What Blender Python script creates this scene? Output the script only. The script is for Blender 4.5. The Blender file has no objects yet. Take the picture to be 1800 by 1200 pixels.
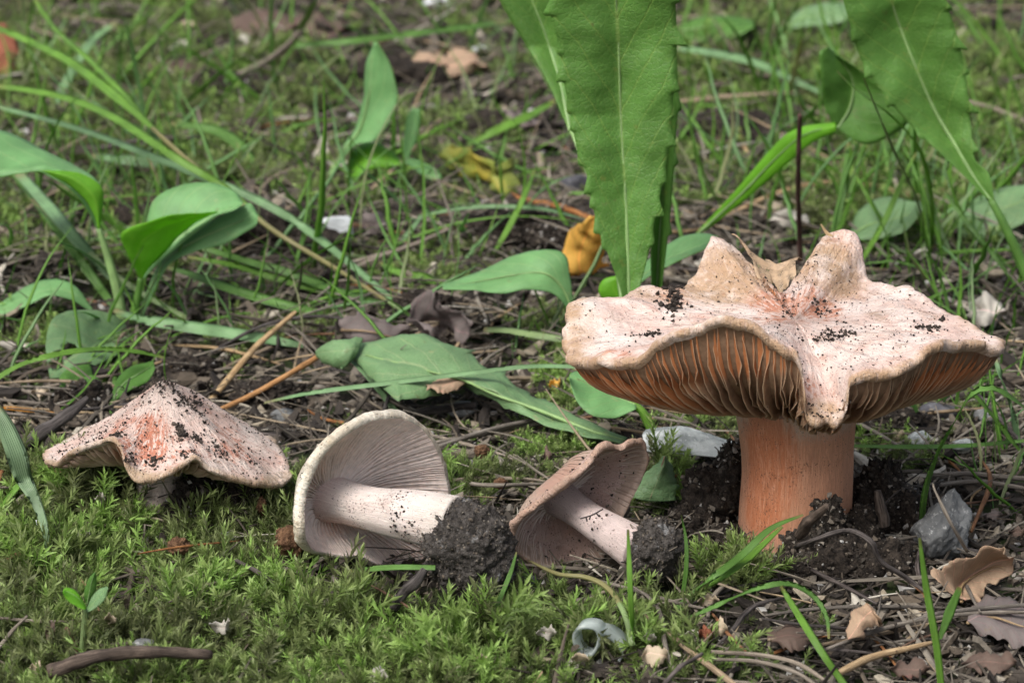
import bpy, bmesh, math, random
import numpy as np
from mathutils import Vector, Matrix, noise as mnoise

# ------------------------------------------------------------------ camera, sky, sun, exposure
SC = bpy.context.scene
COL = SC.collection
S = 0.01                                   # everything below is measured in centimetres
PITCH = math.radians(17.0)
CAM = np.array([0.0, -46.7, 18.1])
FOC = 95.0
KP = 1800 * FOC / 36.0
cam_d = bpy.data.cameras.new('camera')
cam_d.lens = FOC; cam_d.sensor_width = 36.0
cam_d.clip_start = 0.02; cam_d.clip_end = 200.0
cam_d.dof.use_dof = True
cam_d.dof.focus_distance = 0.482
cam_d.dof.aperture_fstop = 41.0
cam = bpy.data.objects.new('camera', cam_d); COL.objects.link(cam)
cam.location = Vector(CAM * S)
cam.rotation_euler = (math.pi / 2 - PITCH, 0, 0)
SC.camera = cam

SUN_EL, SUN_AZ = math.radians(54), math.radians(-140)     # azimuth from +Y towards +X
w = bpy.data.worlds.new('World'); SC.world = w; w.use_nodes = True
wn = w.node_tree.nodes; wl = w.node_tree.links
sky = wn.new('ShaderNodeTexSky'); sky.sky_type = 'NISHITA'; sky.sun_disc = False
sky.sun_elevation = SUN_EL; sky.sun_rotation = SUN_AZ
sky.air_density = 1.0; sky.dust_density = 5.0; sky.ozone_density = 0.6
bg = wn['Background']; bg.inputs['Strength'].default_value = 0.11
hs = wn.new('ShaderNodeHueSaturation'); hs.inputs['Saturation'].default_value = 0.6
wl.new(sky.outputs[0], hs.inputs['Color']); wl.new(hs.outputs[0], bg.inputs['Color'])
sd = bpy.data.lights.new('sun', 'SUN'); sd.energy = 2.35; sd.angle = math.radians(26); sd.color = (1.0, 0.985, 0.95)
sun = bpy.data.objects.new('sun', sd); COL.objects.link(sun)
sdir = Vector((math.sin(SUN_AZ) * math.cos(SUN_EL), math.cos(SUN_AZ) * math.cos(SUN_EL), math.sin(SUN_EL)))
sun.rotation_euler = sdir.to_track_quat('Z', 'Y').to_euler()
sun.location = (0, 0, 1)
SC.view_settings.view_transform = 'Standard'; SC.view_settings.look = 'None'
SC.view_settings.exposure = 0.64; SC.view_settings.gamma = 1.0
SC.view_settings.use_curve_mapping = False
SC.render.engine = 'CYCLES'
SC.cycles.max_bounces = 6; SC.cycles.diffuse_bounces = 3; SC.cycles.glossy_bounces = 2
SC.cycles.transmission_bounces = 4; SC.cycles.transparent_max_bounces = 6

# ------------------------------------------------------------------ helpers
rnd = random.Random(7)
FWD = np.array([0, math.cos(PITCH), -math.sin(PITCH)])
UPV = np.array([0, math.sin(PITCH), math.cos(PITCH)])

def ray(px, py):
    d = FWD + np.array([1.0, 0, 0]) * (px - 900) / KP + UPV * (600 - py) / KP
    return d
def P(px, py, Y):                            # the point seen there, on the upright plane at depth Y
    d = ray(px, py); return CAM + d * ((Y - CAM[1]) / d[1])
def PH(px, py, h):                           # the point seen there at height h above level ground
    d = ray(px, py); return CAM + d * ((h - CAM[2]) / d[2])
def PN(px, py, p0, n):                       # the point seen there on a tilted plane
    d = ray(px, py); return CAM + d * (np.dot(np.array(p0) - CAM, n) / np.dot(d, n))
def proj(p):
    v = np.asarray(p) - CAM
    f = v @ FWD
    return 900 + KP * v[..., 0] / f, 600 - KP * (v @ UPV) / f

BUMPS = []                                   # (x, y, radius, height) mounds and hollows
def fb(x, y, z=0.0, o=4):
    return mnoise.fractal(Vector((x, y, z)), 1.0, 2.0, o)
def gz(x, y):
    z = 0.16 * fb(x * .16, y * .16, 3.1, 4) + 0.055 * fb(x * .9, y * .9, 8.3, 3)
    for bx, by, br, bh in BUMPS:
        d2 = ((x - bx) ** 2 + (y - by) ** 2) / (br * br)
        if d2 < 9: z += bh * math.exp(-d2 * 1.6)
    return z
def G(px, py, dz=0.0):                       # on the uneven ground
    h = 0.0
    for _ in range(5):
        p = PH(px, py, h + dz); h = gz(p[0], p[1])
    p = PH(px, py, h + dz)
    return p

def spl(pts, n, closed=False):
    p = np.array(pts, float)
    if closed: q = np.vstack([p[-1], p, p[0], p[1]])
    else: q = np.vstack([2 * p[0] - p[1], p, 2 * p[-1] - p[-2]])
    m = len(q) - 3
    seg = np.linalg.norm(q[2:-1] - q[1:-2], axis=1) + 1e-9
    cum = np.concatenate([[0], np.cumsum(seg)])
    ts = np.linspace(0, cum[-1], n, endpoint=not closed)
    out = np.empty((n, p.shape[1]))
    for k, t in enumerate(ts):
        i = min(np.searchsorted(cum, t, side='right') - 1, m - 1)
        u = (t - cum[i]) / seg[i]
        a, b, c, d = q[i], q[i + 1], q[i + 2], q[i + 3]
        out[k] = 0.5 * ((2 * b) + (c - a) * u + (2 * a - 5 * b + 4 * c - d) * u * u + (3 * b - a - 3 * c + d) * u ** 3)
    return out

def spli(pts, n):                            # as spl, but the stations keep their share of the length
    p = np.array(pts, float); q = np.vstack([2 * p[0] - p[1], p, 2 * p[-1] - p[-2]]); out = []
    for t in np.linspace(0, len(p) - 1, n):
        i = min(int(t), len(p) - 2); u = t - i; a, b, c, d = q[i:i + 4]
        out.append(0.5 * ((2 * b) + (c - a) * u + (2 * a - 5 * b + 4 * c - d) * u * u + (3 * b - a - 3 * c + d) * u ** 3))
    return np.array(out)

def nrm(v):
    v = np.asarray(v, float); return v / (np.linalg.norm(v, axis=-1, keepdims=True) + 1e-12)

BASE = {}
def thing(name, label, cat, loc, group=None):
    o = bpy.data.objects.new(name, None); COL.objects.link(o)
    o.empty_display_size = 0.005
    o.location = Vector(np.array(loc, float) * S); BASE[o.name] = np.array(loc, float)
    tag(o, label, cat, group); return o
def tag(o, label=None, cat=None, group=None, kind=None):
    if label: o['label'] = label
    if cat: o['category'] = cat
    if group: o['group'] = group
    if kind: o['kind'] = kind
    return o

def mesh(name, verts, faces, mat, parent=None, base=None, smooth=True, uv=None, attrs=None, mats=None, kind=None, label=None):
    if base is None: base = BASE[parent.name] if parent is not None else np.zeros(3)
    v = (np.asarray(verts, float) - base) * S
    me = bpy.data.meshes.new(name)
    me.from_pydata([tuple(x) for x in v], [], [tuple(int(i) for i in f) for f in faces])
    for m in (mat if isinstance(mat, (list, tuple)) else [mat]): me.materials.append(m)
    if mats is not None: me.polygons.foreach_set('material_index', np.asarray(mats, np.int32))
    me.polygons.foreach_set('use_smooth', np.full(len(me.polygons), bool(smooth)))
    if uv is not None:
        l = me.uv_layers.new(name='UVMap')
        vi = np.empty(len(me.loops), np.int32); me.loops.foreach_get('vertex_index', vi)
        l.data.foreach_set('uv', np.asarray(uv, np.float32)[vi].ravel())
    for k, a in (attrs or {}).items():
        a = np.asarray(a, np.float32)
        if a.ndim == 1: me.attributes.new(k, 'FLOAT', 'POINT').data.foreach_set('value', a)
        else: me.attributes.new(k, 'FLOAT_VECTOR', 'POINT').data.foreach_set('vector', a.ravel())
    me.update()
    o = bpy.data.objects.new(name, me); COL.objects.link(o)
    if parent is not None: o.parent = parent
    else: o.location = Vector(base * S)
    BASE[o.name] = np.array(base, float)
    if kind: o['kind'] = kind
    if label: o['label'] = label
    return o

class MB:                                    # collects pieces that become one mesh
    def __init__(s): s.v = []; s.f = []; s.uv = []; s.n = 0; s.m = []
    def add(s, v, f, uv=None, mi=0):
        v = np.asarray(v, float); s.v.append(v)
        s.f += [tuple(i + s.n for i in q) for q in f]
        s.uv.append(np.zeros((len(v), 2)) if uv is None else np.asarray(uv)); s.n += len(v)
        s.m += [mi] * len(f)
    def build(s, name, mat, parent=None, **k):
        return mesh(name, np.vstack(s.v), s.f, mat, parent, uv=np.vstack(s.uv), mats=s.m, **k)

def gridfaces(nr, nc, wrap=False, off=0, flip=False):
    f = []
    for i in range(nr - 1):
        for j in range(nc if wrap else nc - 1):
            k = (j + 1) % nc
            q = (off + i * nc + j, off + i * nc + k, off + (i + 1) * nc + k, off + (i + 1) * nc + j)
            f.append(q[::-1] if flip else q)
    return f

def frames(pts):
    t = nrm(np.gradient(pts, axis=0)); a = np.array([0.0, 0, 1]) if abs(t[0][2]) < .9 else np.array([0, 1.0, 0])
    n = nrm(np.cross(t[0], a)); N = []
    for k in range(len(pts)):
        n = nrm(n - t[k] * (n @ t[k])); N.append(n)
    N = np.array(N); return t, N, np.cross(t, N)

def tube(pts, rad, seg=8, rough=0.0, flat=1.0, cap=True, seed=0):
    pts = np.asarray(pts, float); n = len(pts)
    rad = np.broadcast_to(np.asarray(rad, float), (n,)) if np.ndim(rad) < 1 or len(rad) == n else np.interp(np.linspace(0, 1, n), np.linspace(0, 1, len(rad)), rad)
    t, N, B = frames(pts)
    v = []; uv = []
    L = np.concatenate([[0], np.cumsum(np.linalg.norm(np.diff(pts, axis=0), axis=1))])
    for i in range(n):
        for j in range(seg):
            a = 2 * math.pi * j / seg
            r = rad[i]
            if rough:
                q = pts[i] * 3.0 / max(.35, 1) + N[i] * math.cos(a) * .8 + B[i] * math.sin(a) * .8 + seed
                r *= 1 + rough * mnoise.fractal(Vector(q), 1, 2, 3)
            v.append(pts[i] + (N[i] * math.cos(a) + B[i] * math.sin(a) * flat) * r); uv.append((j / seg, L[i]))
    f = gridfaces(n, seg, True)
    if cap:
        f.append(tuple(range(seg))[::-1]); f.append(tuple((n - 1) * seg + j for j in range(seg)))
    return np.array(v), f, np.array(uv)

def blade(pts, wid, nrml=None, fold=0.25, thick=0.012, twist=0.0, n=None):
    """a grass blade: a folded ribbon with real thickness"""
    pts = np.asarray(pts, float); n = len(pts)
    wid = np.interp(np.linspace(0, 1, n), np.linspace(0, 1, len(wid)), wid)
    t = nrm(np.gradient(pts, axis=0))
    hint = np.array([0, -.5, .85]) if nrml is None else np.array(nrml, float)
    v = []; uv = []
    for i in range(n):
        s = nrm(np.cross(t[i], hint)); u = np.cross(s, t[i])
        a = twist * i / n; s2 = s * math.cos(a) + u * math.sin(a); u2 = np.cross(s2, t[i])
        h = wid[i] / 2
        for x, z in ((-1, fold), (-.5, fold * .35 + .15 * thick), (0, thick), (.5, fold * .35 + .15 * thick), (1, fold), (0, -thick)):
            v.append(pts[i] + s2 * x * h + u2 * z * h); uv.append((.5 + x / 2, i / (n - 1)))
    return np.array(v), gridfaces(n, 6, True), np.array(uv)

# ------------------------------------------------------------------ node materials
class NM:
    def __init__(s, name):
        s.m = bpy.data.materials.new(name); s.m.use_nodes = True
        s.t = s.m.node_tree; s.t.nodes.clear()
        s.out = s.t.nodes.new('ShaderNodeOutputMaterial')
    def N(s, typ, ins=None, **props):
        n = s.t.nodes.new(typ)
        for k, v in props.items(): setattr(n, k, v)
        for k, v in (ins or {}).items(): s.put(n.inputs[k], v)
        return n
    def put(s, sock, v):
        if isinstance(v, bpy.types.NodeSocket): s.t.links.new(v, sock)
        elif isinstance(v, bpy.types.Node): s.t.links.new(v.outputs[0], sock)
        else:
            if sock.type == 'RGBA' and len(v) == 3: v = (*v, 1)
            sock.default_value = v
    def cm(s):
        c = s.N('ShaderNodeTexCoord')
        return s.N('ShaderNodeVectorMath', {0: c.outputs['Object'], 'Scale': 100.0}, operation='SCALE').outputs[0]
    def attr(s, name, what='Fac', typ='GEOMETRY'):
        return s.N('ShaderNodeAttribute', attribute_name=name, attribute_type=typ).outputs[what]
    def noise(s, vec, scale, detail=4, rough=.55, dist=0.0):
        return s.N('ShaderNodeTexNoise', {'Vector': vec, 'Scale': scale, 'Detail': detail, 'Roughness': rough, 'Distortion': dist}).outputs[0]
    def ramp(s, fac, stops, interp='LINEAR'):
        r = s.N('ShaderNodeValToRGB', {'Fac': fac}); e = r.color_ramp.elements; r.color_ramp.interpolation = interp
        while len(e) < len(stops): e.new(.5)
        for k, (p, c) in enumerate(stops):
            e[k].position = p; e[k].color = (*c, 1) if len(c) == 3 else c
        return r.outputs[0]
    def sstep(s, x, a, b):
        return s.N('ShaderNodeMapRange', {'Value': x, 'From Min': a, 'From Max': b}, interpolation_type='SMOOTHSTEP').outputs[0]
    def math(s, op, a, b=0.0, clamp=False):
        return s.N('ShaderNodeMath', {0: a, 1: b}, operation=op, use_clamp=clamp).outputs[0]
    def mix(s, f, a, b, mode='MIX'):
        n = s.N('ShaderNodeMix', data_type='RGBA', blend_type=mode)
        s.put(n.inputs[0], f); s.put(n.inputs[6], a); s.put(n.inputs[7], b)
        return n.outputs[2]
    def hsv(s, c, h=.5, sat=1., v=1.):
        return s.N('ShaderNodeHueSaturation', {'Color': c, 'Hue': h, 'Saturation': sat, 'Value': v}).outputs[0]
    def bump(s, h, dist, strength=1.0, normal=None):
        n = s.N('ShaderNodeBump', {'Height': h, 'Distance': dist * S, 'Strength': strength})
        if normal is not None: s.put(n.inputs['Normal'], normal)
        return n.outputs[0]
    def principled(s, col, rough=.6, spec=.3, normal=None, sss=0.0, sssr=.1, sheen=0.0):
        b = s.N('ShaderNodeBsdfPrincipled', {'Base Color': col, 'Roughness': rough, 'Specular IOR Level': spec})
        if normal is not None: s.put(b.inputs['Normal'], normal)
        if sss:
            b.inputs['Subsurface Weight'].default_value = sss
            b.inputs['Subsurface Radius'].default_value = (1, .6, .4)
            b.inputs['Subsurface Scale'].default_value = sssr * S
        if sheen: b.inputs['Sheen Weight'].default_value = sheen
        return b.outputs[0]
    def done(s, sh):
        s.t.links.new(sh, s.out.inputs['Surface']); return s.m
    def thin(s, col, tcol, f, rough=.5, spec=.35, normal=None):
        b = s.principled(col, rough, spec, normal)
        t = s.N('ShaderNodeBsdfTranslucent', {'Color': tcol})
        if normal is not None: s.put(t.inputs['Normal'], normal)
        x = s.N('ShaderNodeMixShader', {0: f}); s.put(x.inputs[1], b); s.put(x.inputs[2], t.outputs[0])
        return s.done(x.outputs[0])

def leaf_mat(name, col, tcol, veins=True, f=.3, rough=.48, vein_n=11.0, slant=.55, yell=0.0, net=0.15):
    k = NM(name); c = k.cm()
    uv = k.N('ShaderNodeTexCoord').outputs['UV']
    sx = k.N('ShaderNodeSeparateXYZ', {0: uv})
    u = k.math('ABSOLUTE', k.math('SUBTRACT', sx.outputs[0], .5)); v = sx.outputs[1]
    n1 = k.noise(c, 1.3, 4); n2 = k.noise(c, 14, 3); n3 = k.noise(c, 45, 2)
    base = k.mix(k.sstep(n1, .3, .7), [x * .8 for x in col], [min(1, x * 1.15) for x in col])
    base = k.mix(k.math('MULTIPLY', n2, .35), base, (col[0] * 1.5, col[1] * 1.25, col[2] * 1.3))
    wig = k.math('MULTIPLY', k.math('SUBTRACT', n1, .5), .05)
    ph = k.math('FRACT', k.math('ADD', k.math('MULTIPLY', k.math('SUBTRACT', k.math('ADD', v, wig), k.math('MULTIPLY', u, slant)), vein_n), .5))
    vd = k.math('ABSOLUTE', k.math('SUBTRACT', ph, .5))
    vein = k.math('SUBTRACT', 1.0, k.sstep(vd, .0, .05)) if veins else 0.0
    mid = k.math('SUBTRACT', 1.0, k.sstep(u, .006, .022))
    if veins: base = k.mix(k.math('MULTIPLY', vein, .5), base, (col[0] * 2.2 + .02, col[1] * 1.5, col[2] * 1.7))
    base = k.mix(k.math('MULTIPLY', mid, .6), base, (col[0] * 2.2 + .05, col[1] * 1.5 + .04, col[2] * 1.8 + .02))
    if yell: base = k.mix(k.math('MULTIPLY', k.sstep(k.noise(c, .8, 3), .5, .7), yell), base, (.42, .34, .05))
    vo = k.N('ShaderNodeTexVoronoi', {'Vector': c, 'Scale': 9.0}, feature='DISTANCE_TO_EDGE').outputs[0]
    ne = k.math('SUBTRACT', 1.0, k.sstep(vo, .0, .10))
    base = k.mix(k.math('MULTIPLY', ne, net * .5), base, (col[0] * 1.9 + .02, col[1] * 1.45, col[2] * 1.6))
    base = k.mix(k.math('MULTIPLY', k.sstep(n3, .62, .75), .35), base, (col[0] * .55, col[1] * .6, col[2] * .6))
    base = k.mix(k.math('MULTIPLY', k.sstep(k.noise(c, 3.1, 5, .7), .62, .70), .55), base, (col[0] * 2.0 + .03, col[1] * 1.1, col[2] * 1.3))
    base = k.mix(k.math('MULTIPLY', k.sstep(k.noise(c, 2.7, 4, .6), .66, .74), .55), base, (.15, .105, .045))
    base = k.mix(k.math('MULTIPLY', k.sstep(k.noise(c, 30, 2, .5), .70, .76), .6), base, (.06, .05, .03))
    h = k.math('SUBTRACT', k.math('ADD', k.math('MULTIPLY', n2, .35), k.math('MULTIPLY', n3, .25)), k.math('MULTIPLY', ne, net * .5))
    if veins: h = k.math('SUBTRACT', h, k.math('MULTIPLY', vein, .3))
    return k.thin(base, tcol, f, rough, .4, k.bump(h, .03, .7))

def grass_mat(name, col, tcol, f=.3):
    k = NM(name); c = k.cm()
    uv = k.N('ShaderNodeTexCoord').outputs['UV']; sx = k.N('ShaderNodeSeparateXYZ', {0: uv})
    lines = k.math('SINE', k.math('MULTIPLY', sx.outputs[0], 60.0))
    n1 = k.noise(c, 1.5, 4)
    b = k.mix(k.sstep(n1, .35, .7), [x * .8 for x in col], [x * 1.25 for x in col])
    b = k.mix(k.math('MULTIPLY', k.math('ADD', lines, 1.0), .12), b, (col[0] * 1.8, col[1] * 1.4, col[2] * 1.5))
    tip = k.sstep(k.math('ADD', sx.outputs[1], k.math('MULTIPLY', n1, .1)), .97, 1.04)
    b = k.mix(k.math('MULTIPLY', tip, .7), b, (.25, .18, .08))
    return k.thin(b, tcol, f, .42, .4, k.bump(lines, .01, .4))

def dry_mat(name, a, b, rough=.8, streak=9.0, fib=True):
    k = NM(name); c = k.cm()
    uv = k.N('ShaderNodeTexCoord').outputs['UV']; sx = k.N('ShaderNodeSeparateXYZ', {0: uv})
    cv = k.N('ShaderNodeCombineXYZ', {0: k.math('MULTIPLY', sx.outputs[0], streak), 1: k.math('MULTIPLY', sx.outputs[1], 1.1), 2: k.math('MULTIPLY', k.N('ShaderNodeObjectInfo').outputs['Random'], 30.0)})
    n1 = k.noise(cv, 2.2, 5, .6); n2 = k.noise(c, 2.0, 4, .6); n3 = k.noise(c, 18, 4, .6)
    col = k.mix(k.sstep(n1, .36, .66), a, b)
    col = k.mix(k.math('MULTIPLY', k.sstep(n2, .5, .75), .6), col, [x * .35 for x in a])
    r = k.N('ShaderNodeObjectInfo').outputs['Random']
    col = k.hsv(col, .5, k.math('ADD', .8, k.math('MULTIPLY', r, .4)), k.math('ADD', .7, k.math('MULTIPLY', r, .6)))
    h = k.math('ADD', k.math('MULTIPLY', n1, .7), k.math('MULTIPLY', n3, .6))
    return k.done(k.principled(col, rough, .25, k.bump(h, .03, .9)))

def soil_mat(name, a=(.014, .011, .009), b=(.06, .047, .037), c2=(.16, .14, .12), white=0.0):
    k = NM(name); c = k.cm()
    n1 = k.noise(c, 1.4, 5, .65); n2 = k.noise(c, 9, 5, .7); n3 = k.noise(c, 34, 3, .6)
    col = k.mix(k.sstep(n2, .35, .68), a, b)
    col = k.mix(k.math('MULTIPLY', k.sstep(n3, .62, .74), .7), col, c2)
    col = k.hsv(col, .5, 1.0, k.math('ADD', .65, k.math('MULTIPLY', n1, .7)))
    if white: col = k.mix(k.math('MULTIPLY', k.sstep(k.noise(c, 2.3, 6, .75), .58, .70), white), col, (.36, .36, .36))
    h = k.math('ADD', k.math('MULTIPLY', n2, 1.0), k.math('MULTIPLY', n3, .5))
    return k.done(k.principled(col, .9, .2, k.bump(h, .12, 1.0)))

M = {}
M['leaf_green'] = leaf_mat('leaf_green', (.075, .190, .032), (.18, .44, .03), f=.3, net=.3)
M['leaf_dandelion'] = leaf_mat('leaf_dandelion', (.095, .225, .042), (.21, .48, .04), f=.30, vein_n=8.0, net=.5)
M['leaf_blue'] = leaf_mat('leaf_blue', (.125, .285, .100), (.16, .44, .05), f=.2, vein_n=6.0, slant=.9, rough=.55)
M['leaf_bright'] = leaf_mat('leaf_bright', (.145, .37, .028), (.34, .72, .04), veins=False, f=.5)  # backlight through the folded leaf halves is brightened into this base green
M['leaf_pale'] = leaf_mat('leaf_pale', (.125, .235, .100), (.15, .36, .05), f=.18, vein_n=8, net=.5)
M['leaf_yellow'] = leaf_mat('leaf_yellow', (.68, .43, .09), (.8, .5, .06), f=.35, vein_n=6)
M['leaf_yellow_green'] = leaf_mat('leaf_yellow_green', (.20, .25, .045), (.4, .36, .03), f=.3, yell=.9)
M['midrib'] = grass_mat('midrib', (.20, .33, .12), (.2, .3, .1), .1)
M['grass'] = grass_mat('grass', (.10, .215, .045), (.19, .45, .04), .35)
M['grass_bright'] = grass_mat('grass_bright', (.145, .300, .045), (.28, .56, .05), .4)
M['grass_blue'] = grass_mat('grass_blue', (.155, .285, .125), (.16, .36, .09), .25)
M['grass_grey'] = grass_mat('grass_grey', (.18, .28, .15), (.2, .33, .12), .25)
M['grass_pale'] = grass_mat('grass_pale', (.20, .29, .12), (.25, .35, .1), .3)
M['dry_grey'] = dry_mat('dry_grey', (.115, .095, .075), (.26, .225, .185))
M['dry_tan'] = dry_mat('dry_tan', (.20, .135, .075), (.40, .30, .19))
M['dry_red'] = dry_mat('dry_red', (.13, .06, .032), (.30, .165, .09))
M['dry_orange'] = dry_mat('dry_orange', (.27, .125, .04), (.44, .24, .10))
M['twig_dark'] = dry_mat('twig_dark', (.030, .024, .022), (.115, .098, .090), streak=5)
M['twig_red'] = dry_mat('twig_red', (.075, .032, .026), (.17, .085, .065))
M['bark'] = dry_mat('bark', (.028, .021, .017), (.105, .083, .068), streak=6)
M['dry_leaf'] = leaf_mat('dry_leaf', (.31, .225, .145), (.4, .24, .1), f=.12, vein_n=8, rough=.7)
M['dry_leaf_brown'] = leaf_mat('dry_leaf_brown', (.085, .060, .045), (.2, .12, .06), f=.08, vein_n=8, rough=.75)
M['dry_leaf_grey'] = leaf_mat('dry_leaf_grey', (.115, .10, .092), (.15, .12, .08), f=.05, vein_n=8, rough=.8)
M['flake'] = leaf_mat('flake', (.40, .34, .24), (.42, .34, .2), veins=False, f=.2, rough=.6)
M['petal'] = leaf_mat('petal', (.46, .45, .39), (.5, .47, .36), veins=False, f=.3, rough=.5)
M['brick_bit'] = soil_mat('brick_bit', (.22, .07, .04), (.40, .16, .09), (.5, .28, .2))
M['soil'] = soil_mat('soil')
M['soil_grey'] = soil_mat('soil_grey', (.030, .026, .023), (.105, .093, .084), (.30, .29, .28), white=.8)
M['dung'] = soil_mat('dung', (.09, .045, .025), (.24, .135, .075), (.36, .24, .15))
# ------------------------------------------------------------------ ground
for bp in ((G(1395, 960), 1.8, -.12), (G(1500, 1010), 1.5, .12), (G(1255, 900), 1.3, .35), (G(1545, 900), 1.2, .5),
           (G(300, 900), 2.2, .25), (G(1100, 700), 3.0, .25), (G(480, 400), 3.0, .7), (G(900, 420), 4.0, .5),
           (G(40, 500), 3.5, .5), (G(760, 560), 3.0, .5), (G(600, 1150), 2.5, -.1)):
    BUMPS.append((bp[0][0], bp[0][1], bp[1], bp[2]))

def axis(lo, hi, step, far):
    a = list(np.arange(lo, hi + 1e-6, step)); d = step
    while a[-1] < far: d *= 1.5; a.append(a[-1] + d)
    d = step
    while a[0] > -far: d *= 1.5; a.insert(0, a[0] - d)
    return a
gx, gy = axis(-26, 26, .22, 3000), axis(-9, 70, .26, 3000)
gv = [(x, y, gz(x, y)) for y in gy for x in gx]
k = NM('forest_soil'); c = k.cm()
n1 = k.noise(c, .35, 5, .6); n2 = k.noise(c, 3.2, 6, .65); n3 = k.noise(c, 17, 5, .7); n4 = k.noise(c, 1.1, 4, .6)
col = k.mix(k.sstep(n2, .35, .66), (.016, .014, .011), (.055, .047, .036))
col = k.mix(k.math('MULTIPLY', k.sstep(n3, .55, .72), .6), col, (.13, .105, .08))
col = k.mix(k.math('MULTIPLY', k.sstep(n4, .42, .58), .85), col, (.038, .060, .014))
h = k.math('ADD', n2, k.math('MULTIPLY', n3, .5))
gmat = k.done(k.principled(col, .92, .2, k.bump(h, .35, 1.0)))
ground = mesh('ground', gv, gridfaces(len(gy), len(gx)), gmat)
tag(ground, kind='structure')

# ------------------------------------------------------------------ scattering of what nobody could count
HID = {}
def proto_collection(name, objs):
    c = bpy.data.collections.new(name)
    for o in objs:
        for u in list(o.users_collection): u.objects.unlink(o)
        c.objects.link(o)
    HID[name] = c; return c
def scatter(name, pts, rots, scls, idx, coll, tint=None, parent=None, kind='stuff', label=None, cat=None):
    base = BASE[parent.name] if parent is not None else np.zeros(3)
    me = bpy.data.meshes.new(name)
    p = (np.asarray(pts, float) - base) * S
    me.vertices.add(len(p)); me.vertices.foreach_set('co', p.astype(np.float32).ravel())
    me.attributes.new('rot', 'FLOAT_VECTOR', 'POINT').data.foreach_set('vector', np.asarray(rots, np.float32).ravel())
    s3 = np.asarray(scls, np.float32)
    if s3.ndim == 1: s3 = np.repeat(s3[:, None], 3, 1)
    me.attributes.new('scl', 'FLOAT_VECTOR', 'POINT').data.foreach_set('vector', s3.ravel())
    me.attributes.new('idx', 'INT', 'POINT').data.foreach_set('value', np.asarray(idx, np.int32))
    me.attributes.new('tint', 'FLOAT', 'POINT').data.foreach_set('value', np.asarray(tint if tint is not None else np.random.rand(len(p)), np.float32))
    o = bpy.data.objects.new(name, me); COL.objects.link(o)
    if parent is not None: o.parent = parent
    g = bpy.data.node_groups.new(name, 'GeometryNodeTree')
    g.interface.new_socket('Geometry', in_out='INPUT', socket_type='NodeSocketGeometry')
    g.interface.new_socket('Geometry', in_out='OUTPUT', socket_type='NodeSocketGeometry')
    gi = g.nodes.new('NodeGroupInput'); go = g.nodes.new('NodeGroupOutput')
    ci = g.nodes.new('GeometryNodeCollectionInfo'); ci.inputs['Collection'].default_value = coll
    ci.inputs['Separate Children'].default_value = True; ci.inputs['Reset Children'].default_value = True
    ip = g.nodes.new('GeometryNodeInstanceOnPoints'); ip.inputs['Pick Instance'].default_value = True
    def na(nm, t):
        a = g.nodes.new('GeometryNodeInputNamedAttribute'); a.data_type = t; a.inputs[0].default_value = nm
        return a.outputs[0]
    L = g.links.new
    L(gi.outputs[0], ip.inputs['Points']); L(ci.outputs[0], ip.inputs['Instance'])
    L(na('idx', 'INT'), ip.inputs['Instance Index']); L(na('rot', 'FLOAT_VECTOR'), ip.inputs['Rotation']); L(na('scl', 'FLOAT_VECTOR'), ip.inputs['Scale'])
    L(ip.outputs[0], go.inputs[0])
    m = o.modifiers.new('scatter', 'NODES'); m.node_group = g
    tag(o, label, cat, None, kind); return o

# soil crumbs
def crumb(seed, mat, sub=1, rough=.95, squash=1.0):
    bm = bmesh.new(); bmesh.ops.create_icosphere(bm, subdivisions=sub, radius=1.0)
    for v in bm.verts:
        n = 1 + rough * mnoise.fractal(Vector(v.co) * 1.3 + Vector((seed * 7.1, 0, 0)), 1, 2, 3)
        v.co *= n; v.co.z *= squash
    me = bpy.data.meshes.new('crumb'); bm.to_mesh(me); bm.free(); me.materials.append(mat)
    o = bpy.data.objects.new('crumb', me); 
    for v in me.vertices: v.co *= S
    return o
def mkcrumbs(name, mat, n=6, **k):
    return proto_collection(name, [crumb(i, mat, **k) for i in range(n)])
def rot_rand(n, r): return r.uniform(0, 6.283, (n, 3))
k = NM('dark_crumb'); r_ = k.attr('tint', 'Fac', 'INSTANCER')
M['dark_crumb'] = k.done(k.principled(k.mix(r_, (.010, .008, .007), (.060, .047, .038)), .9, .25))
k = NM('grit'); r_ = k.attr('tint', 'Fac', 'INSTANCER')
M['grit'] = k.done(k.principled(k.ramp(r_, [(0, (.03, .025, .02)), (.45, (.10, .08, .06)), (.8, (.17, .15, .125)), (1, (.42, .41, .39))]), .85, .3))
CR_DARK = mkcrumbs('dark_crumbs', M['dark_crumb'])
CR_GRIT = mkcrumbs('grit_crumbs', M['grit'])

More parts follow.
